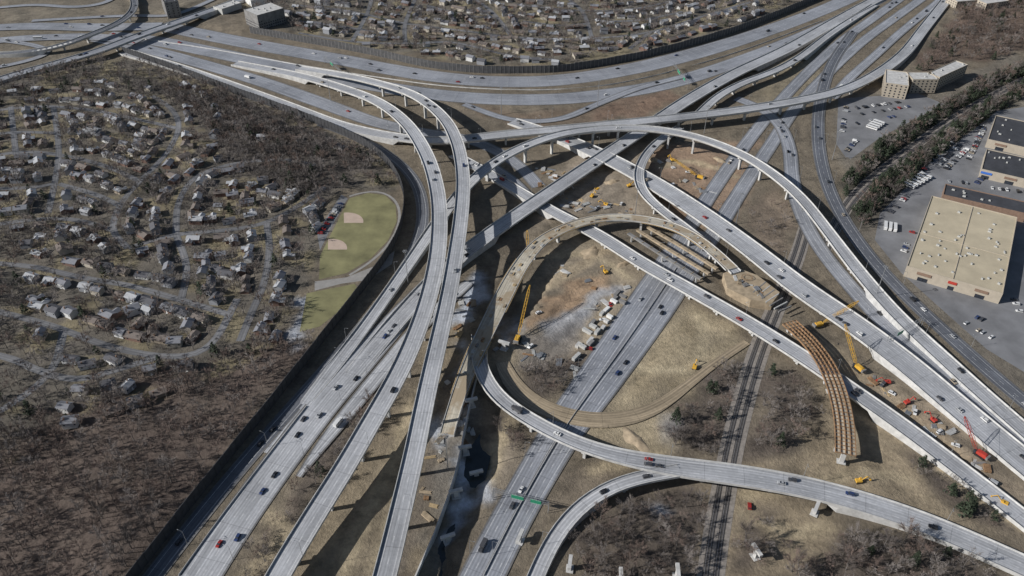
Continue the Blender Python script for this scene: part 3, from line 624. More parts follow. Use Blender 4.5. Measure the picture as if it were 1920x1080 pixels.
def prow(u1,v1,u2,v2,n,fill=.75,kind=None,col=None,ang=None):
    a=P(u1,v1);b=P(u2,v2); d=(b-a)[:2]; an=math.atan2(d[1],d[0])+math.pi/2; L=np.linalg.norm(d)
    n=n or int(L/2.8)
    for i in range(n):
        if random.random()>fill: continue
        q=a+(b-a)*(i+.5)/n; car(q[0],q[1],.07,an+random.choice((0,math.pi))+random.uniform(-.04,.04),kind or (random.choices(['sedan','suv','van'],[55,38,7])[0]),col,where='parked in a parking lot',group='vehicles parked in the parking lots')
prow(600,440,642,378,0,.8)
prow(1700,352,1738,330,6,1,'bus'); prow(1655,425,1682,430,3,1,'bus'); prow(1632,243,1650,230,4,1,'bus')
for (a_,b_,c_,d_,f_) in ((1595,205,1700,190,.3),(1600,217,1705,200,.4),(1605,233,1690,216,.3),(1586,285,1606,262,.8),(1578,250,1586,200,.4),
  (1745,303,1790,262,.7),(1757,312,1800,272,.8),(1772,318,1812,280,.6),(1815,300,1845,240,.7),(1712,338,1745,306,.6),(1830,262,1843,236,.6),
  (1770,340,1840,347,.4),(1850,352,1925,362,.6),(1690,480,1712,432,.3),(1800,600,1870,640,.25),(1820,590,1900,632,.3),(1830,345,1850,325,.5),(1900,560,1935,640,.3),(1668,400,1700,368,.35)):
    prow(a_,b_,c_,d_,0,f_)
if XC.v: ob('parked_cars',XC.mesh('parked cars',['p_'+k for k in PK]+['glass']),label='many more small cars parked in rows on asphalt',cat='cars',kind='stuff')
# ---------------------------------------------------------------- buildings
WIN=MB(); WIN.box((0,0,0),(1.5,.12,1.5)); WINM=WIN.mesh('window pane',['glass'])
def building(name,A,B,D,h,wallm,roofm,label,floors=0,hvac=0,par=.8,cat='building',front=None,wsp=5.):
    A=P(*A,h);B=P(*B,h);D=P(*D,h); ex=(B-A)[:2]; L=np.linalg.norm(ex); ex=ex/L; ey=np.array([-ex[1],ex[0]]); W=float(np.dot((D-A)[:2],ey)); 
    rz=math.atan2(ex[1],ex[0]); c=A[:2]+ex*L/2+ey*W/2
    mb=MB(); mb.box((0,0,h/2),(L,W,h)); 
    o=ob(name,mb.mesh('walls',[wallm]),label=label,cat=cat,loc=(c[0],c[1],0),rz=rz)
    rb=MB(); rb.box((0,0,h+.06),(L-.8,W-.8,.1)); ob('roof',rb.mesh('flat roof',[roofm]),parent=o)
    pb=MB()
    for s_ in (-1,1):
        pb.box((0,s_*(W/2-.2),h+par/2),(L,.4,par)); pb.box((s_*(L/2-.2),0,h+par/2),(.4,W-.8,par))
    ob('parapet',pb.mesh('roof parapet',[wallm]),parent=o)
    for _ in range(hvac):
        q=MB(); sx,sy,sz=random.uniform(.9,2.4),random.uniform(.9,1.8),random.uniform(.6,1.1)
        q.box((0,0,.15),(sx*1.1,sy*1.1,.3)); q.box((0,0,sz/2+.3),(sx,sy,sz),0,0,.92); q.bar((0,0,sz+.3),(0,0,sz+.5),sx*.25,1,n=8)
        ob('rooftop_unit',q.mesh('rooftop unit',['unit','steel']),parent=o,loc=(random.uniform(-.45,.45)*L,random.uniform(-.43,.43)*W,h+.12))
    cnt=0
    for fl in range(floors):
        zz=h*(fl+.55)/floors
        for side in range(4):
            Ls=L if side%2==0 else W; n=int(Ls/wsp)
            for i in range(n):
                if cnt>=98: break
                t=(i+.5)/n*Ls-Ls/2
                if side==0: l=(t,-W/2-.02,zz);r=0
                elif side==3: l=(-L/2-.02,t,zz);r=math.pi/2
                elif side==1: l=(L/2+.02,t,zz);r=math.pi/2
                else: continue
                ob('window',WINM,parent=o,loc=l,rz=r); cnt+=1
    if front:
        for (t,w_,m_) in front:
            q=MB(); q.box((t*L-L/2,-W/2-.3,h*.72),(w_,.5,h*.24)); ob('fascia_sign',q.mesh('fascia',[m_]),parent=o)
            q=MB(); q.box((t*L-L/2,-W/2-.05,1.6),(w_*.7,.25,3.2)); ob('entrance',q.mesh('entrance',['glass']),parent=o)
    for i in range(int(L/4)+1):
        for j in range(int(W/4)+1):
            w=c+ex*(i*4-L/2)+ey*(j*4-W/2); mark(w[0],w[1],5)
    return o
wh=building('warehouse_store',(1700,500),(1880,552),(1762,372),9,'fac','roof_tan','huge flat tan roofed warehouse store with cream walls',hvac=46,front=[(.2,10,'brick'),(.5,6,'red'),(.8,9,'brick')])
q=MB(); bb=[v.co for v in wh.data.vertices]; LL=max(v.x for v in bb); WW=max(v.y for v in bb)
q.box((-LL*.02,0,9.35),(.5,WW*1.96,.5)); q.box((0,-WW*.1,9.33),(LL*1.96,.4,.4)); ob('roof_divider',q.mesh('roof divider',['fac']),parent=wh)
building('warehouse_store',(1768,366),(1925,402),(1778,347),8,'brick','roof_dark','dark flat roofed store wing behind a tan roof',hvac=6)
building('store_building',(1840,318),(1935,340),(1858,282),8,'fac','roof_dark','dark flat roofed store with blue entrance',hvac=8,front=[(.12,9,'blue'),(.6,10,'brick')])
building('store_building',(1852,262),(1940,282),(1872,218),8,'fac','roof_dark','dark flat roofed store with cream walls',hvac=8,front=[(.3,10,'brick')])
building('hotel_building',(1660,156),(1704,162),(1684,134),15,'fac','conc','cream multi storey hotel wing with rows of windows',floors=5,wsp=4,hvac=3)
building('hotel_building',(1712,150),(1760,150),(1722,136),15,'fac','conc','cream multi storey hotel wing with pale roof',floors=5,wsp=4,hvac=3)
building('hotel_building',(1762,146),(1815,122),(1752,132),15,'fac','conc','angled cream hotel wing with rows of windows',floors=5,wsp=4,hvac=3)
building('office_building',(482,30),(532,16),(466,16),20,'conc_dark','conc','grey office block with dark window bands',floors=6,wsp=3,hvac=5)
building('office_building',(308,6),(334,2),(300,-8),20,'conc_dark','roof_dark','dark office tower above the far junction',floors=6,wsp=5,hvac=3)
building('warehouse',(416,18),(452,6),(408,10),7,'unit','conc','long pale low warehouse beside the far freeway',hvac=4)
building('warehouse',(470,2),(500,-4),(466,-8),8,'white','conc','white low commercial building',hvac=3)
building('apartment_block',(1795,4),(1832,1),(1802,-8),9,'fac','conc','cream apartment block at the edge of a wood',floors=3,wsp=4)
building('apartment_block',(1850,8),(1892,2),(1856,-4),9,'fac','conc','pale apartment block at the edge of a wood',floors=3,wsp=4)
# ---------------------------------------------------------------- houses
WC={'white':(.6,.6,.59),'cream':(.45,.41,.34),'brick':(.19,.12,.095),'grey':(.28,.29,.31),'tan':(.32,.27,.21)}
RC={'grey':(.19,.195,.215),'brown':(.155,.13,.115),'dark':(.09,.09,.10),'pale':(.36,.37,.385)}
for k,c in WC.items(): M['hw_'+k]=simple(k+' house siding',c,.08,.5)
for k,c in RC.items(): M['hr_'+k]=simple(k+' roof shingles',c,.15,.6)
def gable(mb,rb,L,W,h,rh,cx=0,cy=0,rot=False):
    def t(p): x,y,z=p; return (cx-y,cy+x,z) if rot else (cx+x,cy+y,z)
    vs=[(-L/2,-W/2,-1.2),(L/2,-W/2,-1.2),(L/2,W/2,-1.2),(-L/2,W/2,-1.2),(-L/2,-W/2,h),(L/2,-W/2,h),(L/2,W/2,h),(-L/2,W/2,h),(-L/2,0,h+rh),(L/2,0,h+rh)]
    mb.add([t(v) for v in vs],[(0,1,5,4),(2,3,7,6),(1,2,6,9,5),(3,0,4,8,7)])
    o=.5;e=.12; k=rh/(W/2)
    for sg in (-1,1):
        a=[(-L/2-o,sg*(W/2+o),h-k*o+e),(L/2+o,sg*(W/2+o),h-k*o+e),(L/2+o,0,h+rh+e),(-L/2-o,0,h+rh+e)]
        b_=[(x,y,z+.18) for x,y,z in a]
        f=[(0,1,2,3),(7,6,5,4),(0,4,5,1),(1,5,6,2),(2,6,7,3),(3,7,4,0)]
        rb.add([t(v) for v in a+b_],f if sg>0 else [q[::-1] for q in f])
hp=[]
combos=[('brick','grey'),('white','grey'),('cream','brown'),('brick','brown'),('grey','dark'),('tan','pale'),('white','dark'),('cream','grey'),('brick','pale'),('tan','brown'),('grey','pale'),('brick','grey')]
HM=['hw_'+k for k in WC]+['hr_'+k for k in RC]
for n,(wc,rc) in enumerate(combos):
    st=n%3; mb=MB();rb=MB(); 
    if st==0: L,W,h,rh=12,7.5,3.0,1.7; gable(mb,rb,L,W,h,rh)
    elif st==1: L,W,h,rh=10,7.5,4.8,1.8; gable(mb,rb,L,W,h,rh)
    else: L,W,h,rh=11,7,3.8,1.6; gable(mb,rb,L,W,h,rh); gable(mb,rb,6,5,h-.6,1.3,cx=-2.5,cy=-4.6,rot=True)
    cb=MB(); cb.box((L*.28,1.2,(h+rh+1.2)/2),(1.0,.8,h+rh+1.2)); cb.box((L*.28,1.2,h+rh+1.28),(1.2,1.0,.16))
    db=MB(); db.box((.8,-W/2-.06,1.05),(1.1,.1,2.1)); db.box((.8,-W/2-.5,.1),(1.8,.9,.2))
    hp.append(dict(w=mb.mesh('house walls',['hw_'+wc]),r=rb.mesh('gable roof',['hr_'+rc]),c=cb.mesh('chimney',['brick']),d=db.mesh('door',['white']),L=L,W=W,h=h,wc=wc,rc=rc,mb=mb,rb=rb,st=('single storey','two storey','L shaped')[st]))
wb=MB(); wb.box((0,0,0),(1.2,.1,1.1)); HW=wb.mesh('house window',['glass'])
nh=0; XH=MB()
def house(x,y,a,far=False):
    global nh
    p=random.choice(hp); nh+=1; z=gz(x,y)+.25; s_=random.uniform(.76,1.0)
    if nh>298:
        XH.put(p['mb'],x,y,z,a,HM.index('hw_'+p['wc']),s_); XH.put(p['rb'],x,y,z,a,HM.index('hr_'+p['rc']),s_); return
    o=ob('house',p['w'],label=f"{p['wc']} {p['st']} house with {p['rc']} gable roof",cat='house',group='houses of the suburb',loc=(x,y,z),rz=a,scale=s_)
    ob('roof',p['r'],parent=o)
    if not far:
        ob('chimney',p['c'],parent=o); ob('door',p['d'],parent=o)
        for k in ((-.38),(.32)):
            for sd in (-1,1): ob('window',HW,parent=o,loc=(k*p['L'],sd*(p['W']/2+.03),p['h']*.62))
for far_,SS,cap in ((False,STREETS,420),(True,TSTREETS,420)):
    cand=[]
    for pl in SS:
        Q,s=smooth_line([(u,v,0,6.5) for u,v in pl],sm=1); T,Nn=frames(Q); d=7.
        while d<s[-1]:
            j=int(np.argmin(abs(s-d)))
            for dist_,fl in ((13.5,0),(39,1),(58,0)):
                if dist_>50 and random.random()<.5: continue
                for sg in (-1,1): cand.append((Q[j,0]+Nn[j,0]*sg*dist_,Q[j,1]+Nn[j,1]*sg*dist_,math.atan2(T[j,1],T[j,0])+(0 if (sg<0)^bool(fl) else math.pi),dist_))
            d+=13+random.random()*5
    Zp=wp(Z['tresid'] if far_ else Z['resid']); Zw=wp(Z['wood'])
    cand=[c for c in cand if pip(np.array([c[0]]),np.array([c[1]]),Zp)[0]]
    cand.sort(key=lambda c:(c[3]>20,c[1]))
    sel=[]
    for x,y,a,_d in cand:
        if len(sel)>=cap: break
        x+=random.uniform(-2.5,2.5); y+=random.uniform(-2.5,2.5)
        if abs(x)>y*.64+60: continue
        if (not far_) and pip(np.array([x]),np.array([y]),Zw)[0] and random.random()<.75: continue
        ok=all(not occ(x+r*math.cos(t),y+r*math.sin(t)) for r in (0,5.2) for t in (0,.78,1.57,2.35,3.14,3.9,4.71,5.5))
        if ok and random.random()<.94: sel.append((x,y,a)); mark(x,y,5.0)
    sel.sort(key=lambda c:math.hypot(c[0],c[1]))
    for x,y,a in sel: house(x,y,a+random.uniform(-.2,.2),far_)
if XH.v: ob('distant_houses',XH.mesh('distant houses',HM),label='many more small gabled houses among bare trees',cat='houses',kind='stuff')
# ---------------------------------------------------------------- trees
def sl_tree(seed,ntw,tw,hgt,rad,nl=7):
    r=np.random.default_rng(seed); V=[];T=[];m=[]
    def cone(a,b,ra,rb,n=3):
        a=np.array(a,float);b=np.array(b,float);d=(b-a);d/=np.linalg.norm(d); x=np.cross(d,[.3,.5,.8]);x/=np.linalg.norm(x);y=np.cross(d,x);o=len(V)
        for q,rr in ((a,ra),(b,rb)):
            for i in range(n): t=2*math.pi*i/n; V.append(q+(x*math.cos(t)+y*math.sin(t))*rr)
        for i in range(n):
            j=(i+1)%n; T.append((o+i,o+j,o+n+j)); T.append((o+i,o+n+j,o+n+i)); m.extend((0,0))
    cone((0,0,-.6),(0,0,hgt*.75),hgt*.022,hgt*.006)
    ends=[]
    for i in range(nl):
        t=i*2.4+r.random(); z0=hgt*(.25+.45*i/nl); L=rad*(.6+.4*r.random()); e=(math.cos(t)*L,math.sin(t)*L,z0+hgt*.28*(.6+.6*r.random()))
        cone((0,0,z0),e,hgt*.009,hgt*.002); ends.append((np.array((0,0,z0)),np.array(e)))
    ends.append((np.array((0,0,hgt*.5)),np.array((0,0,hgt*.8))))
    for i in range(ntw):
        a,e=ends[r.integers(len(ends))]; k=r.random()**.6; q=a+(e-a)*(.3+.7*k)
        d=(e-a)/np.linalg.norm(e-a)+r.normal(0,.75,3)+np.array((0,0,.5)); d/=np.linalg.norm(d); L=hgt*(.10+.13*r.random())
        w=np.cross(d,r.normal(0,1,3)); w/=np.linalg.norm(w); o=len(V)
        q=q+r.normal(0,.35,3)
        V.append(q-w*tw);V.append(q+w*tw);V.append(q+d*L); T.append((o,o+1,o+2)); m.append(1)
    return np.array(V),np.array(T),np.array(m)
def ever(seed,hgt,rad,n,tr=.45):
    r=np.random.default_rng(seed); V=[];T=[];m=[]
    for q,rr in ((-.6,hgt*.02),(hgt*.9,.03)):
        for i in range(3): t=2.09*i; V.append((math.cos(t)*rr,math.sin(t)*rr,q))
    for i in range(3):
        j=(i+1)%3; T+= [(i,j,3+j),(i,3+j,3+i)]; m+=[0,0]
    for i in range(n):
        z=r.random()**.8; R_=rad*(1-z)**.75*(.55+.45*r.random())*(1+.2*math.sin(z*23)); t=r.random()*6.283
        c=np.array((math.cos(t)*R_,math.sin(t)*R_,hgt*(.08+.9*z))); o=len(V); s_=tr*(1.2-.6*z)
        for k in range(3): V.append(c+r.normal(0,1,3)*s_*np.array((1,1,.55)))
        T.append((o,o+1,o+2)); m.append(1)
    return np.array(V),np.array(T),np.array(m)
def split(me3,name,mats):
    V,T,m=me3; out=[]
    for k in (0,1):
        t=T[m==k]; u,inv=np.unique(t,return_inverse=True); out.append(bigmesh(name[k],V[u],inv.reshape(-1,3),[mats[k]]))
    return out
TW=('twig','twig_red','twig_dark')
near_b=[split(sl_tree(10+i,460,.065,12+i%3,5.0),('bare tree trunk and limbs','bare twig crown'),('bark',TW[i%3])) for i in range(6)]
near_s=[split(sl_tree(40+i,260,.06,5.5,3.2),('shrub stem','shrub twigs'),('bark',TW[i%3])) for i in range(3)]
near_e=[split(ever(60+i,10+i,3.0,600),('evergreen trunk','evergreen foliage'),('bark','leaf')) for i in range(3)]
low_b=[sl_tree(80+i,190,.10,12,4.6,6) for i in range(6)]
low_s=[sl_tree(90+i,90,.10,5.5,3.2,4) for i in range(3)]
low_e=[ever(100+i,10,2.9,190,.75) for i in range(3)]
pts=[]
for z,(sp,pr_) in DENSE.items():
    w=wp(Z[z]); wx=[q[0] for q in w]; wy=[q[1] for q in w]
    gx,gy=np.meshgrid(np.arange(min(wx),max(wx),sp),np.arange(min(wy),max(wy),sp)); gx=gx+rng.uniform(-.5,.5,gx.shape)*sp; gy=gy+rng.uniform(-.5,.5,gy.shape)*sp
    ins=pip(gx+vn(gx,gy,15,61)*14,gy+vn(gx,gy,15,62)*14,w) if z not in('strip',) else pip(gx,gy,w)
    dn=vn(gx,gy,28,31)+.5*vn(gx,gy,12,32)
    for x,y,dd in zip(gx[ins],gy[ins],dn[ins]):
        pq=pr_*(1.05 if dd>-.05 else (.75 if z=='forest' else .6)) if z!='strip' else pr_
        if rng.random()>pq or occ(x,y) or abs(x)>y*.72+140: continue
        t='s' if z in WZ and rng.random()<.75 else 'b'
        e={'resid':.045,'tresid':.05,'strip':.62,'ne':.1,'w9':.6,'forest':.003,'wood':.03}.get(z,.02)
        if rng.random()<e: t='e'
        pts.append((x,y,t,z))
def dist(p): return math.hypot(p[0],p[1])
vis=[p for p in pts if abs(p[0])<p[1]*.98 and p[1]>236 and abs(p[0])<dist(p)*.66]
vis.sort(key=dist)
indiv=set(id(p) for p in vis[:296])
for p in vis[:296]:
    x,y,t,z=p; lib={'b':near_b,'s':near_s,'e':near_e}[t]; tr,cr=random.choice(lib)
    nm,lb={'b':('bare_tree','leafless grey brown tree in a winter wood'),'s':('bare_shrub','leafless brown shrub on a rough bank'),'e':('evergreen_tree','dark green evergreen tree among bare trees')}[t]
    sc=random.uniform(.75,1.2)
    o=ob(nm,None,label=lb,cat={'b':'tree','s':'shrub','e':'tree'}[t],group='trees and shrubs of the winter woods',loc=(x,y,gz(x,y)),rz=random.random()*6.28,scale=sc)
    ob('trunk',tr,parent=o); ob('crown',cr,parent=o)
for t,lib,nm,lb,mats in (('b',low_b,'bare_woodland','dense leafless winter woodland and garden trees',['bark','twig','twig_red','twig_dark']),('s',low_s,'bare_scrub','mass of leafless scrub on the banks',['bark','twig','twig_red','twig_dark']),('e',low_e,'evergreen_woodland','scattered dark evergreen trees',['bark','leaf','leaf','leaf'])):
    VV=[];TT=[];MM=[];o=0
    for p in pts:
        if id(p) in indiv or p[2]!=t: continue
        V,T,m=lib[rng.integers(len(lib))]; a=rng.random()*6.28; sc=rng.uniform(.55,1.25); ca_,sa_=math.cos(a)*sc,math.sin(a)*sc
        W=np.stack([V[:,0]*ca_-V[:,1]*sa_+p[0],V[:,0]*sa_+V[:,1]*ca_+p[1],V[:,2]*sc+gz(p[0],p[1])],1)
        VV.append(W);TT.append(T+o);o+=len(V); mm=m.copy()
        wts={'forest':(.3,.55,.15),'ne':(.2,.65,.15),'wood':(.4,.3,.3),'strip':(.3,.3,.4)}.get(p[3],(.65,.2,.15)); mm[mm==1]=1+rng.choice(3,p=wts)
        MM.append(mm)
    if VV: ob(nm,bigmesh(nm,np.concatenate(VV),np.concatenate(TT),mats,np.concatenate(MM)),label=lb,cat='woodland',kind='stuff')
print('trees',len(pts),'houses',nh,'cars',carn)
# ---------------------------------------------------------------- unfinished steel ramp
Q,s=smooth_line([(1480,603,8,12),(1520,640,9,12),(1556,692,10,12),(1576,750,10.5,12),(1585,800,11,12),(1586,850,11,12)],step=3.)
root=ob('steel_girder_ramp',None,label='curved unfinished ramp of rusty steel girders on concrete pier',cat='bridge')
for off in (-5.6,-2.8,0,2.8,5.6):
    def pr(j): z=Q[j,2]; return [(off-.2,z-1.3),(off-.2,z),(off+.2,z),(off+.2,z-1.3)]
    ob('girder',extr('steel girder',Q,pr,['rust']),parent=root)
T,Nn=frames(Q)
for j in range(0,len(Q)):
    mb=MB(); a=math.atan2(Nn[j,1],Nn[j,0]); mb.box((Q[j,0],Q[j,1],Q[j,2]-.35),(11.0,.28,.5),a)
    ob('cross_beam',mb.mesh('cross beam',['rust']),parent=root)
for j in range(0,len(Q)-1):
    mb=MB(); sg=1 if j%2 else -1; a=(Q[j,0]+Nn[j,0]*5.4*sg,Q[j,1]+Nn[j,1]*5.4*sg,Q[j,2]-1.0); b_=(Q[j+1,0]-Nn[j+1,0]*5.4*sg,Q[j+1,1]-Nn[j+1,1]*5.4*sg,Q[j+1,2]-1.0); mb.bar(a,b_,.17)
    ob('diagonal_brace',mb.mesh('diagonal brace',['rust']),parent=root)
k=int(len(Q)*.45); Qp=Q[k:].copy(); Qp[:,2]-=.75; Qp[:,3]=10.8
ob('deck_form',strip('deck form panels',Qp,s[k:],'new_deck'),parent=root)
def tpier(x,y,a,h,w,label='concrete T shaped bridge pier standing without a deck',parent=None):
    z0=0 if parent else gz(x,y)
    mb=MB(); mb.box((x,y,(h-1.6)/2+z0-.5),(1.6,2.6,h-.6),a); mb.box((x,y,h-.8+z0),(1.9,w,1.6),a); 
    mb.box((x,y,.2+z0),(4,5,.4),a)
    if parent: ob('pier',mb.mesh('pier',['conc']),parent=parent)
    else: ob('bridge_pier',mb.mesh('bridge pier',['conc']),label=label,cat='bridge pier')
for j in (2,len(Q)//2,len(Q)-2): tpier(Q[j,0],Q[j,1],math.atan2(T[j,1],T[j,0]),Q[j,2]-1.4,12,parent=root)
for u,v,a,h in ((1415,1045,1.9,7),(1527,962,1.0,6),(975,1015,1.2,6),(1068,1065,1.4,7),(1268,1085,1.5,7),(1163,1088,1.5,6),(945,655,-.4,7),(893,885,.3,5),(1375,895,1.4,3),(872,845,.2,7),(884,762,.3,7),(855,930,.3,6),(840,1010,.4,6)):
    q=P(u,v,0); tpier(q[0],q[1],a+math.pi/2,h,8)
for k,(pl) in enumerate(([(1195,430),(1260,470),(1330,512)],[(1215,425),(1280,462),(1345,503)],[(1178,436),(1243,478),(1315,522)])):
    Q2,s2=smooth_line([(u,v,7,3.0) for u,v in pl],step=4.)
    def pr(j): return [(1.3,5.6),(1.3,7),(-1.3,7),(-1.3,5.6)]
    br=ob('bridge_girder_row',extr('girder row',Q2,pr,[('conc_dark' if k==2 else 'soil')]),label='row of new bridge girders awaiting a deck',cat='bridge girder')
    T2,N2=frames(Q2); mb=MB()
    for j in range(0,len(Q2),2): mb.box((Q2[j,0],Q2[j,1],7.15),(3.2,.3,.3),math.atan2(N2[j,1],N2[j,0]))
    ob('formwork_joist',mb.mesh('formwork joists',['timber']),parent=br)
    for j in (1,len(Q2)//2,len(Q2)-2):
        mb=MB(); mb.box((Q2[j,0],Q2[j,1],2.8),(1,1.6,5.6),0); ob('pier',mb.mesh('pier',['conc']),parent=br)
pl=[P(u,v,7.0) for u,v in ((1356,512),(1385,503),(1420,516),(1462,548),(1448,568),(1408,562),(1364,540))]; n=len(pl); mb=MB()
mb.add([(q[0],q[1],7.0) for q in pl]+[(q[0],q[1],0) for q in pl],[tuple(range(n))[::-1]]+[((i+1)%n,i,n+i,n+(i+1)%n) for i in range(n)])
ab=ob('bridge_abutment',mb.mesh('abutment slab',['soil']),label='broad dusty concrete abutment slab under construction',cat='bridge abutment')
for k in range(7):
    a=P(1436+k*8,528+k*7.5,7.1); b_=P(1412+k*8,548+k*6,7.1); mb=MB(); d=(b_-a); mb.box(((a[0]+b_[0])/2,(a[1]+b_[1])/2,6.6),(float(np.linalg.norm(d)),.8,1.2),math.atan2(d[1],d[0])); ob('girder',mb.mesh('girder',['unit' if k%2 else 'conc_dark']),parent=ab)
q=P(1400,522,7); mb=MB()
for t in range(20): mb.bar((4*math.cos(t*.314),3.4*math.sin(t*.314),0),(4*math.cos(t*.314),3.4*math.sin(t*.314),1.6),.12); mb.bar((4*math.cos(t*.314),3.4*math.sin(t*.314),1.5),(4*math.cos((t+1)*.314),3.4*math.sin((t+1)*.314),1.5),.14)
ob('rebar_ring',mb.mesh('rebar ring',['rust']),label='ring of rusty reinforcing bars on a slab',cat='rebar',loc=(q[0],q[1],7.0))
# ---------------------------------------------------------------- cranes & machines
def crane(u,v,a,L,el,mat,label,z=0):
    q=P(u,v,z); q[2]=gz(q[0],q[1]); root=ob('crawler_crane',None,label=label,cat='crane',loc=q,rz=a)
    for sy in (-1,1):
        mb=MB(); mb.prof([(-3.4,.35),(-3,0),(3,0),(3.4,.35),(3.4,.8),(3,1.15),(-3,1.15),(-3.4,.8)],.9); o=ob('crawler_track',mb.mesh('crawler track',['black']),parent=root,loc=(0,sy*2.1,0))
    mb=MB(); mb.box((-.8,0,2.2),(6.2,3.0,1.9)); mb.box((-1.5,0,3.3),(3.5,2.4,.5)); ob('machine_house',mb.mesh('machine house',[mat]),parent=root)
    mb=MB(); mb.box((3.0,1.3,2.3),(1.5,1.3,2.0),0,0,.9); ob('cab',mb.mesh('cab',['glass']),parent=root)
    mb=MB(); mb.box((-4.3,0,2.3),(1.2,3.6,1.8)); ob('counterweight',mb.mesh('counterweight',['conc_dark']),parent=root)
    mb=MB(); n=int(L/2.2); d=Vector((math.cos(el),0,math.sin(el))); up=Vector((-math.sin(el),0,math.cos(el))); b0=Vector((2.4,0,2.2))
    def cp(i,sy,sz):
        t=i/n; w=.8*min(1,t*7+.2)*min(1,(1-t)*5+.25); return b0+d*(L*t)+Vector((0,sy*w,0))+up*(sz*w)
    for i in range(n):
        for sy in (-1,1):
            for sz in (-1,1): mb.bar(cp(i,sy,sz),cp(i+1,sy,sz),.12)
        for sy in (-1,1): mb.bar(cp(i,sy,-1 if i%2 else 1),cp(i+1,sy,1 if i%2 else -1),.07)
        for sz in (-1,1): mb.bar(cp(i,-1 if i%2 else 1,sz),cp(i+1,1 if i%2 else -1,sz),.07)
    ob('lattice_boom',mb.mesh('lattice boom',[mat]),parent=root)
    tip=b0+d*L; mb=MB(); mb.bar(tip,(-3,0,6.5),.06); mb.bar((-3,0,6.5),(-3,0,3),.12); mb.bar(tip,tip-Vector((0,0,tip.z-6)),.05); mb.box((tip.x,0,6),(.7,.5,1.2))
    ob('hoist_cable',mb.mesh('hoist cable',['black']),parent=root)
crane(1608,695,R(115),28,R(50),'yellow','yellow crawler crane with raised lattice boom beside steel girders')
crane(1535,612,R(20),30,R(25),'yellow','yellow crane with low lattice boom beside the bridge')
crane(1836,856,R(125),22,R(50),'red','red crawler crane with lattice boom on the median')
crane(970,640,R(75),38,R(32),'yellow','yellow crawler crane with long boom on the excavated site')
crane(990,472,R(95),14,R(60),'yellow','yellow crawler crane beside the curved ramp')
crane(1312,332,R(145),28,R(20),'yellow','yellow crane with low boom on red soil')
def excav(u,v,a,mat='yellow'):
    q=P(u,v); q[2]=gz(q[0],q[1]); root=ob('excavator',None,label=('red' if mat=='red' else 'yellow')+' tracked excavator on bare soil',cat='excavator',group='excavators on the site',loc=q,rz=a)
    mb=MB()
    for sy in (-1,1): mb.box((0,sy*1.1,.45),(4,.6,.9),0,0,.95)
    ob('crawler_track',mb.mesh('tracks',['black']),parent=root)
    mb=MB(); mb.box((-.5,0,1.6),(3.4,2.6,1.2)); mb.box((.7,.7,2.2),(1.3,1,1.5),0,0,.9); ob('machine_house',mb.mesh('machine house',[mat]),parent=root)
    mb=MB(); mb.bar((1,0,1.6),(4,0,4.6),.28); mb.bar((4,0,4.6),(6.4,0,2.2),.22); mb.box((6.4,0,1.7),(1,1.1,1),0,0,.7); ob('digging_arm',mb.mesh('arm',[mat]),parent=root)
for u,v,a in ((1110,372,1),(1135,385,2.6),(1120,355,4),(1135,510,2),(1302,690,1.2),(1260,300,2.),(1180,350,.4),(1880,945,2.5),(1610,905,.1)): excav(u,v,a)
for u,v,a in ((1662,718,3.),(1700,757,.4),(1748,790,2.)): excav(u,v,a,'red')
def yardbox(u,v,a,d,mat,nm,lb,cat):
    q=P(u,v); q[2]=gz(q[0],q[1]); mb=MB(); x,y,z=d; mb.box((0,0,z/2+.25),(x,y,z)); 
    for k in range(int(x/1.2)): mb.box((-x/2+.6+k*1.2,0,z/2+.25),(.18,y+.12,z-.2),0,0)
    mb.box((0,0,-.1),(x*.9,y*.8,.66),0,1); mb.box((0,0,z+.29),(x*1.02,y*1.02,.08),0,0)
    ob(nm,mb.mesh(nm,[mat,'black']),label=lb,cat=cat,group='site cabins and materials',loc=q,rz=a)
MATL={'white':'white','conc':'pale grey','unit':'dull grey','conc_dark':'dark grey'}
for k in range(18):
    u=1085+ (k%6)*15+random.uniform(-8,8); v=645-(k%6)*19+(k//6)*11+random.uniform(-7,7); m=random.choice(['white','unit','conc','unit','conc_dark'])
    yardbox(u,v,random.choice((.9,1.0,2.4)),(random.uniform(3.5,8),2.4,2.2),m,'site_cabin',MATL[m]+' metal site cabin on the construction yard','site cabin')
zones=[((1060,370),(1190,400)),((1010,320),(1080,340)),((1640,715),(1860,890)),((940,640),(1090,700)),((1240,290),(1330,360)),((1040,500),(1160,560)),((1010,330),(1110,400)),((850,700),(880,820)),((1640,730),(1780,830)),((1370,520),(1430,550)),((1110,575),(1170,540)),((885,540),(860,640)),((830,800),(790,980))]
for k in range(170):
    (u1,v1),(u2,v2)=random.choice(zones); t=random.random(); u=u1+(u2-u1)*t+random.uniform(-16,16); v=v1+(v2-v1)*t+random.uniform(-12,12)
    z=None
    if (u1,v1)==(1370,520): z=7.0; u=u1+(u2-u1)*t+random.uniform(-6,6); v=v1+(v2-v1)*t+random.uniform(-4,4)
    q=P(u,v,z or 0); q[2]=z if z else gz(q[0],q[1]); mb=MB(); n=random.randint(3,8); m=random.choice(['timber','conc','rust','conc_dark','steel','unit','soil'])
    L=random.uniform(2,9)
    for i in range(n):
        for j in range(max(1,n//3)): mb.box((random.uniform(-.3,.3),i*.5+random.uniform(-.05,.05),.2+j*.42),(L*random.uniform(.8,1),.38,.36))
    lab={'timber':'stack of pale timber beams on soil','conc':'stack of concrete blocks on soil','rust':'stack of rusty steel beams on soil','steel':'stack of steel pipes on soil','unit':'stack of dull grey formwork on soil','conc_dark':'stack of dark formwork on soil','soil':'stack of sandy planks on soil'}[m]
    ob('material_stack',mb.mesh('material stack',[m]),label=lab,cat='building materials',group='stacks of building materials',loc=q,rz=random.random()*3.1)
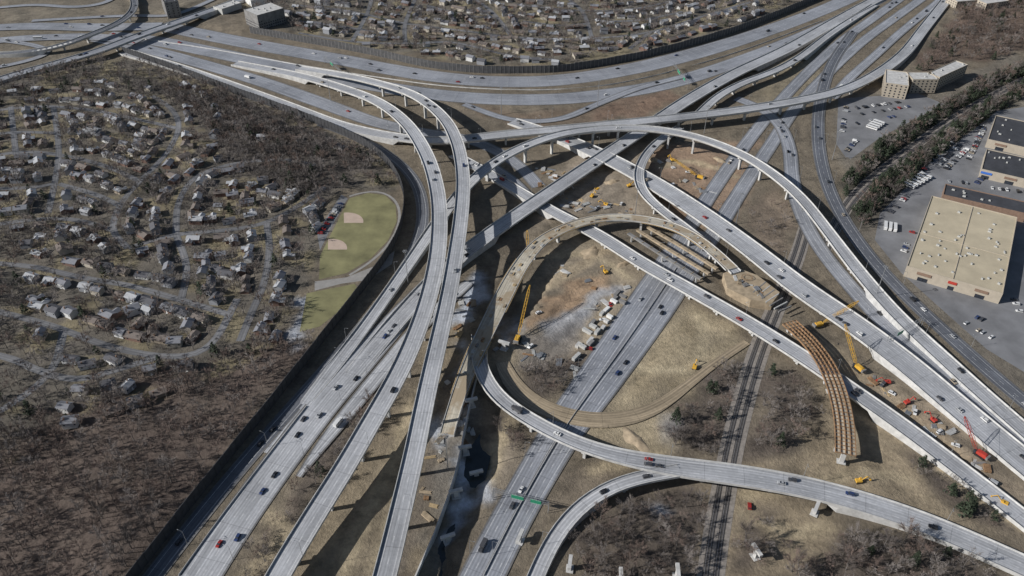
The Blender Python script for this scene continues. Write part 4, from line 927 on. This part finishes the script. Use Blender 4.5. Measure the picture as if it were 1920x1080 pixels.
def mound(u,v,r,h):
    q=P(u,v); q[2]=gz(q[0],q[1])-.6; mb=MB(); n=22; rings=[(1.15,0),(.9,.25),(.7,.5),(.5,.78),(.28,.93),(.1,1)]; vs=[]; ph=random.random()*6
    for k,(rr,hh) in enumerate(rings):
        for i in range(n): 
            t=2*math.pi*i/n; j=1+.22*math.sin(2*t+ph)+.12*math.sin(5*t+ph*2)+random.uniform(-.05,.05); vs.append((math.cos(t)*r*rr*j*1.5,math.sin(t)*r*rr*j*.8,h*hh*(1+random.uniform(-.08,.08))-.1))
    fs=[(k*n+i,k*n+(i+1)%n,(k+1)*n+(i+1)%n,(k+1)*n+i) for k in range(len(rings)-1) for i in range(n)]+[tuple(range((len(rings)-1)*n,len(rings)*n))]
    mb.add(vs,fs); me=mb.mesh('soil heap',['soil']); me.polygons.foreach_set('use_smooth',[True]*len(me.polygons)); ob('soil_heap',me,label='heap of pale excavated soil',cat='soil heap',loc=q,rz=random.random()*3)
for u,v,r,h in ((1110,472,7,2.5),(1170,495,5,2),(1225,300,6,2.5),(1195,828,7,2),(1150,340,5,2.5),(1350,300,6,2)): mound(u,v,r,h)
# ---------------------------------------------------------------- lamps, gantries
LP=MB(); LP.bar((0,0,0),(0,0,12),.13,0,.08,6); LP.bar((0,0,12),(2.4,0,12.6),.06); LH=MB(); LH.box((2.7,0,12.6),(.9,.35,.16),0,0,.8)
LPm=LP.mesh('lamp pole',['steel']); LHm=LH.mesh('lamp head',['steel'])
for (Q,s,k,i) in allQ:
    if i in (17,20,27,28,29,30,31,32,25): continue
    T,Nn=frames(Q); d=30
    while d<s[-1]:
        j=int(np.argmin(abs(s-d))); off=Q[j,3]/2+(.8 if k=='r' else .2)
        x,y=Q[j,0]+Nn[j,0]*off,Q[j,1]+Nn[j,1]*off
        if y<760 and abs(x)<y*.72+60 and Q[j,3]>7.5:
            zz=Q[j,2]-.1 if k=='b' else 0
            o=ob('street_lamp',LPm,label='slender grey steel street lamp beside the roadway',cat='street lamp',group='street lamps along the highways',loc=(x,y,zz),rz=math.atan2(-Nn[j,1],-Nn[j,0]))
            ob('lamp_head',LHm,parent=o)
        d+=75
def mast(u,v):
    q=P(u,v); mb=MB(); mb.bar((0,0,-1),(0,0,30),.35,0,.16,8); o=ob('high_mast_light',mb.mesh('mast',['steel']),label='tall steel high mast light pole',cat='light mast',loc=q)
    mb=MB(); 
    for t in range(6): mb.bar((0,0,29.6),(1.3*math.cos(t*1.05),1.3*math.sin(t*1.05),29.3),.1); mb.box((1.5*math.cos(t*1.05),1.5*math.sin(t*1.05),29.1),(.6,.6,.4),t*1.05)
    ob('lamp_ring',mb.mesh('lamp ring',['steel']),parent=o)
for u,v in ((765,530),(1320,250),(1380,420),(1560,300),(840,880),(1120,200),(1190,410),(1640,560),(620,190),(940,215)): mast(u,v)
def gantry(u1,v1,u2,v2,signs,label):
    a=P(u1,v1);b=P(u2,v2); L=np.linalg.norm(b-a); rz=math.atan2(b[1]-a[1],b[0]-a[0]); root=ob('sign_gantry',None,label=label,cat='sign gantry',loc=a,rz=rz)
    mb=MB()
    for x in (0,L): mb.bar((x,-.8,0),(x,-.8,8.4),.2); mb.bar((x,.8,0),(x,.8,8.4),.2)
    n=int(L/2)
    for y in (-.8,.8):
        for z in (7,8.4): mb.bar((0,y,z),(L,y,z),.12)
        for i in range(n): mb.bar((i*L/n,y,7 if i%2 else 8.4),((i+1)*L/n,y,8.4 if i%2 else 7),.07)
    ob('truss_frame',mb.mesh('gantry frame',['steel']),parent=root)
    for x,w in signs:
        q=MB(); q.box((x*L,-1.05,7.6),(w,.12,3.2)); ob('sign_panel',q.mesh('sign panel',['green']),parent=root)
        q=MB(); 
        for z in (6.12,9.08): q.box((x*L,-1.12,z),(w-.2,.02,.1))
        ob('sign_border',q.mesh('sign border',['white']),parent=root)
gantry(925,935,1028,960,[(.45,7),(.78,6)],'steel sign gantry with green panels spanning the carriageway')
gantry(610,118,640,145,[(.5,8)],'steel sign gantry over the upper freeway')
gantry(1262,132,1290,170,[(.4,9),(.75,6)],'steel sign gantry with green panels over the far freeway')
gantry(1660,650,1725,612,[(.3,6)],'steel sign gantry over the busy freeway')
def barrier(pts,label):
    Q,s=smooth_line([(u,v,z,0) for u,v,z in pts])
    def pr(j): z=Q[j,2]; return [(.35,z),(.12,z+.5),(.1,z+1),(-.1,z+1),(-.12,z+.5),(-.35,z)]
    ob('concrete_barrier',extr('barrier',Q,pr,['conc']),label=label,cat='barrier')
barrier([(907,1080,.2),(957,980,.2),(1007,890,.2),(1061,800,.2),(1114,725,.2),(1172,645,.2),(1224,570,.2),(1268,503,.2)],'long pale concrete median barrier between carriageways')
barrier([(575,762,.2),(483,880,.2),(403,985,.2),(335,1080,.2)],'long pale concrete barrier beside the freeway')
barrier([(250,71,0),(400,93,0),(560,122,0),(720,147,0),(850,163,0),(1000,169,0),(1130,161,0),(1260,134,0),(1400,92,0),(1540,40,0)],'long concrete median barrier of the wide freeway')
# ---------------------------------------------------------------- light, sky, camera
sc=bpy.context.scene
EL=R(30); sd=Vector((1,.22,0)).normalized(); travel=Vector((sd.x*math.cos(EL),sd.y*math.cos(EL),-math.sin(EL)))
L=bpy.data.lights.new('sun','SUN'); L.energy=5.0; L.angle=R(.5); L.color=(1,.975,.945); lo=bpy.data.objects.new('sun',L); COL.objects.link(lo); lo.rotation_euler=travel.to_track_quat('-Z','Y').to_euler()
w=bpy.data.worlds.new('World'); sc.world=w; w.use_nodes=True; nt=w.node_tree; sk=nt.nodes.new('ShaderNodeTexSky'); sk.sky_type='NISHITA'; sk.sun_disc=False; sk.sun_elevation=EL; sk.sun_rotation=math.atan2(-travel.x,-travel.y); 
nt.links.new(sk.outputs[0],nt.nodes['Background'].inputs[0]); nt.nodes['Background'].inputs[1].default_value=.06
c=bpy.data.cameras.new('camera'); co=bpy.data.objects.new('camera',c); COL.objects.link(co); sc.camera=co
co.location=(0,0,H); co.rotation_euler=(R(90)-PIT,0,0); c.sensor_width=36; c.lens=18/math.tan(R(32.5)); c.clip_start=1; c.clip_end=30000
sc.view_settings.view_transform='Standard'
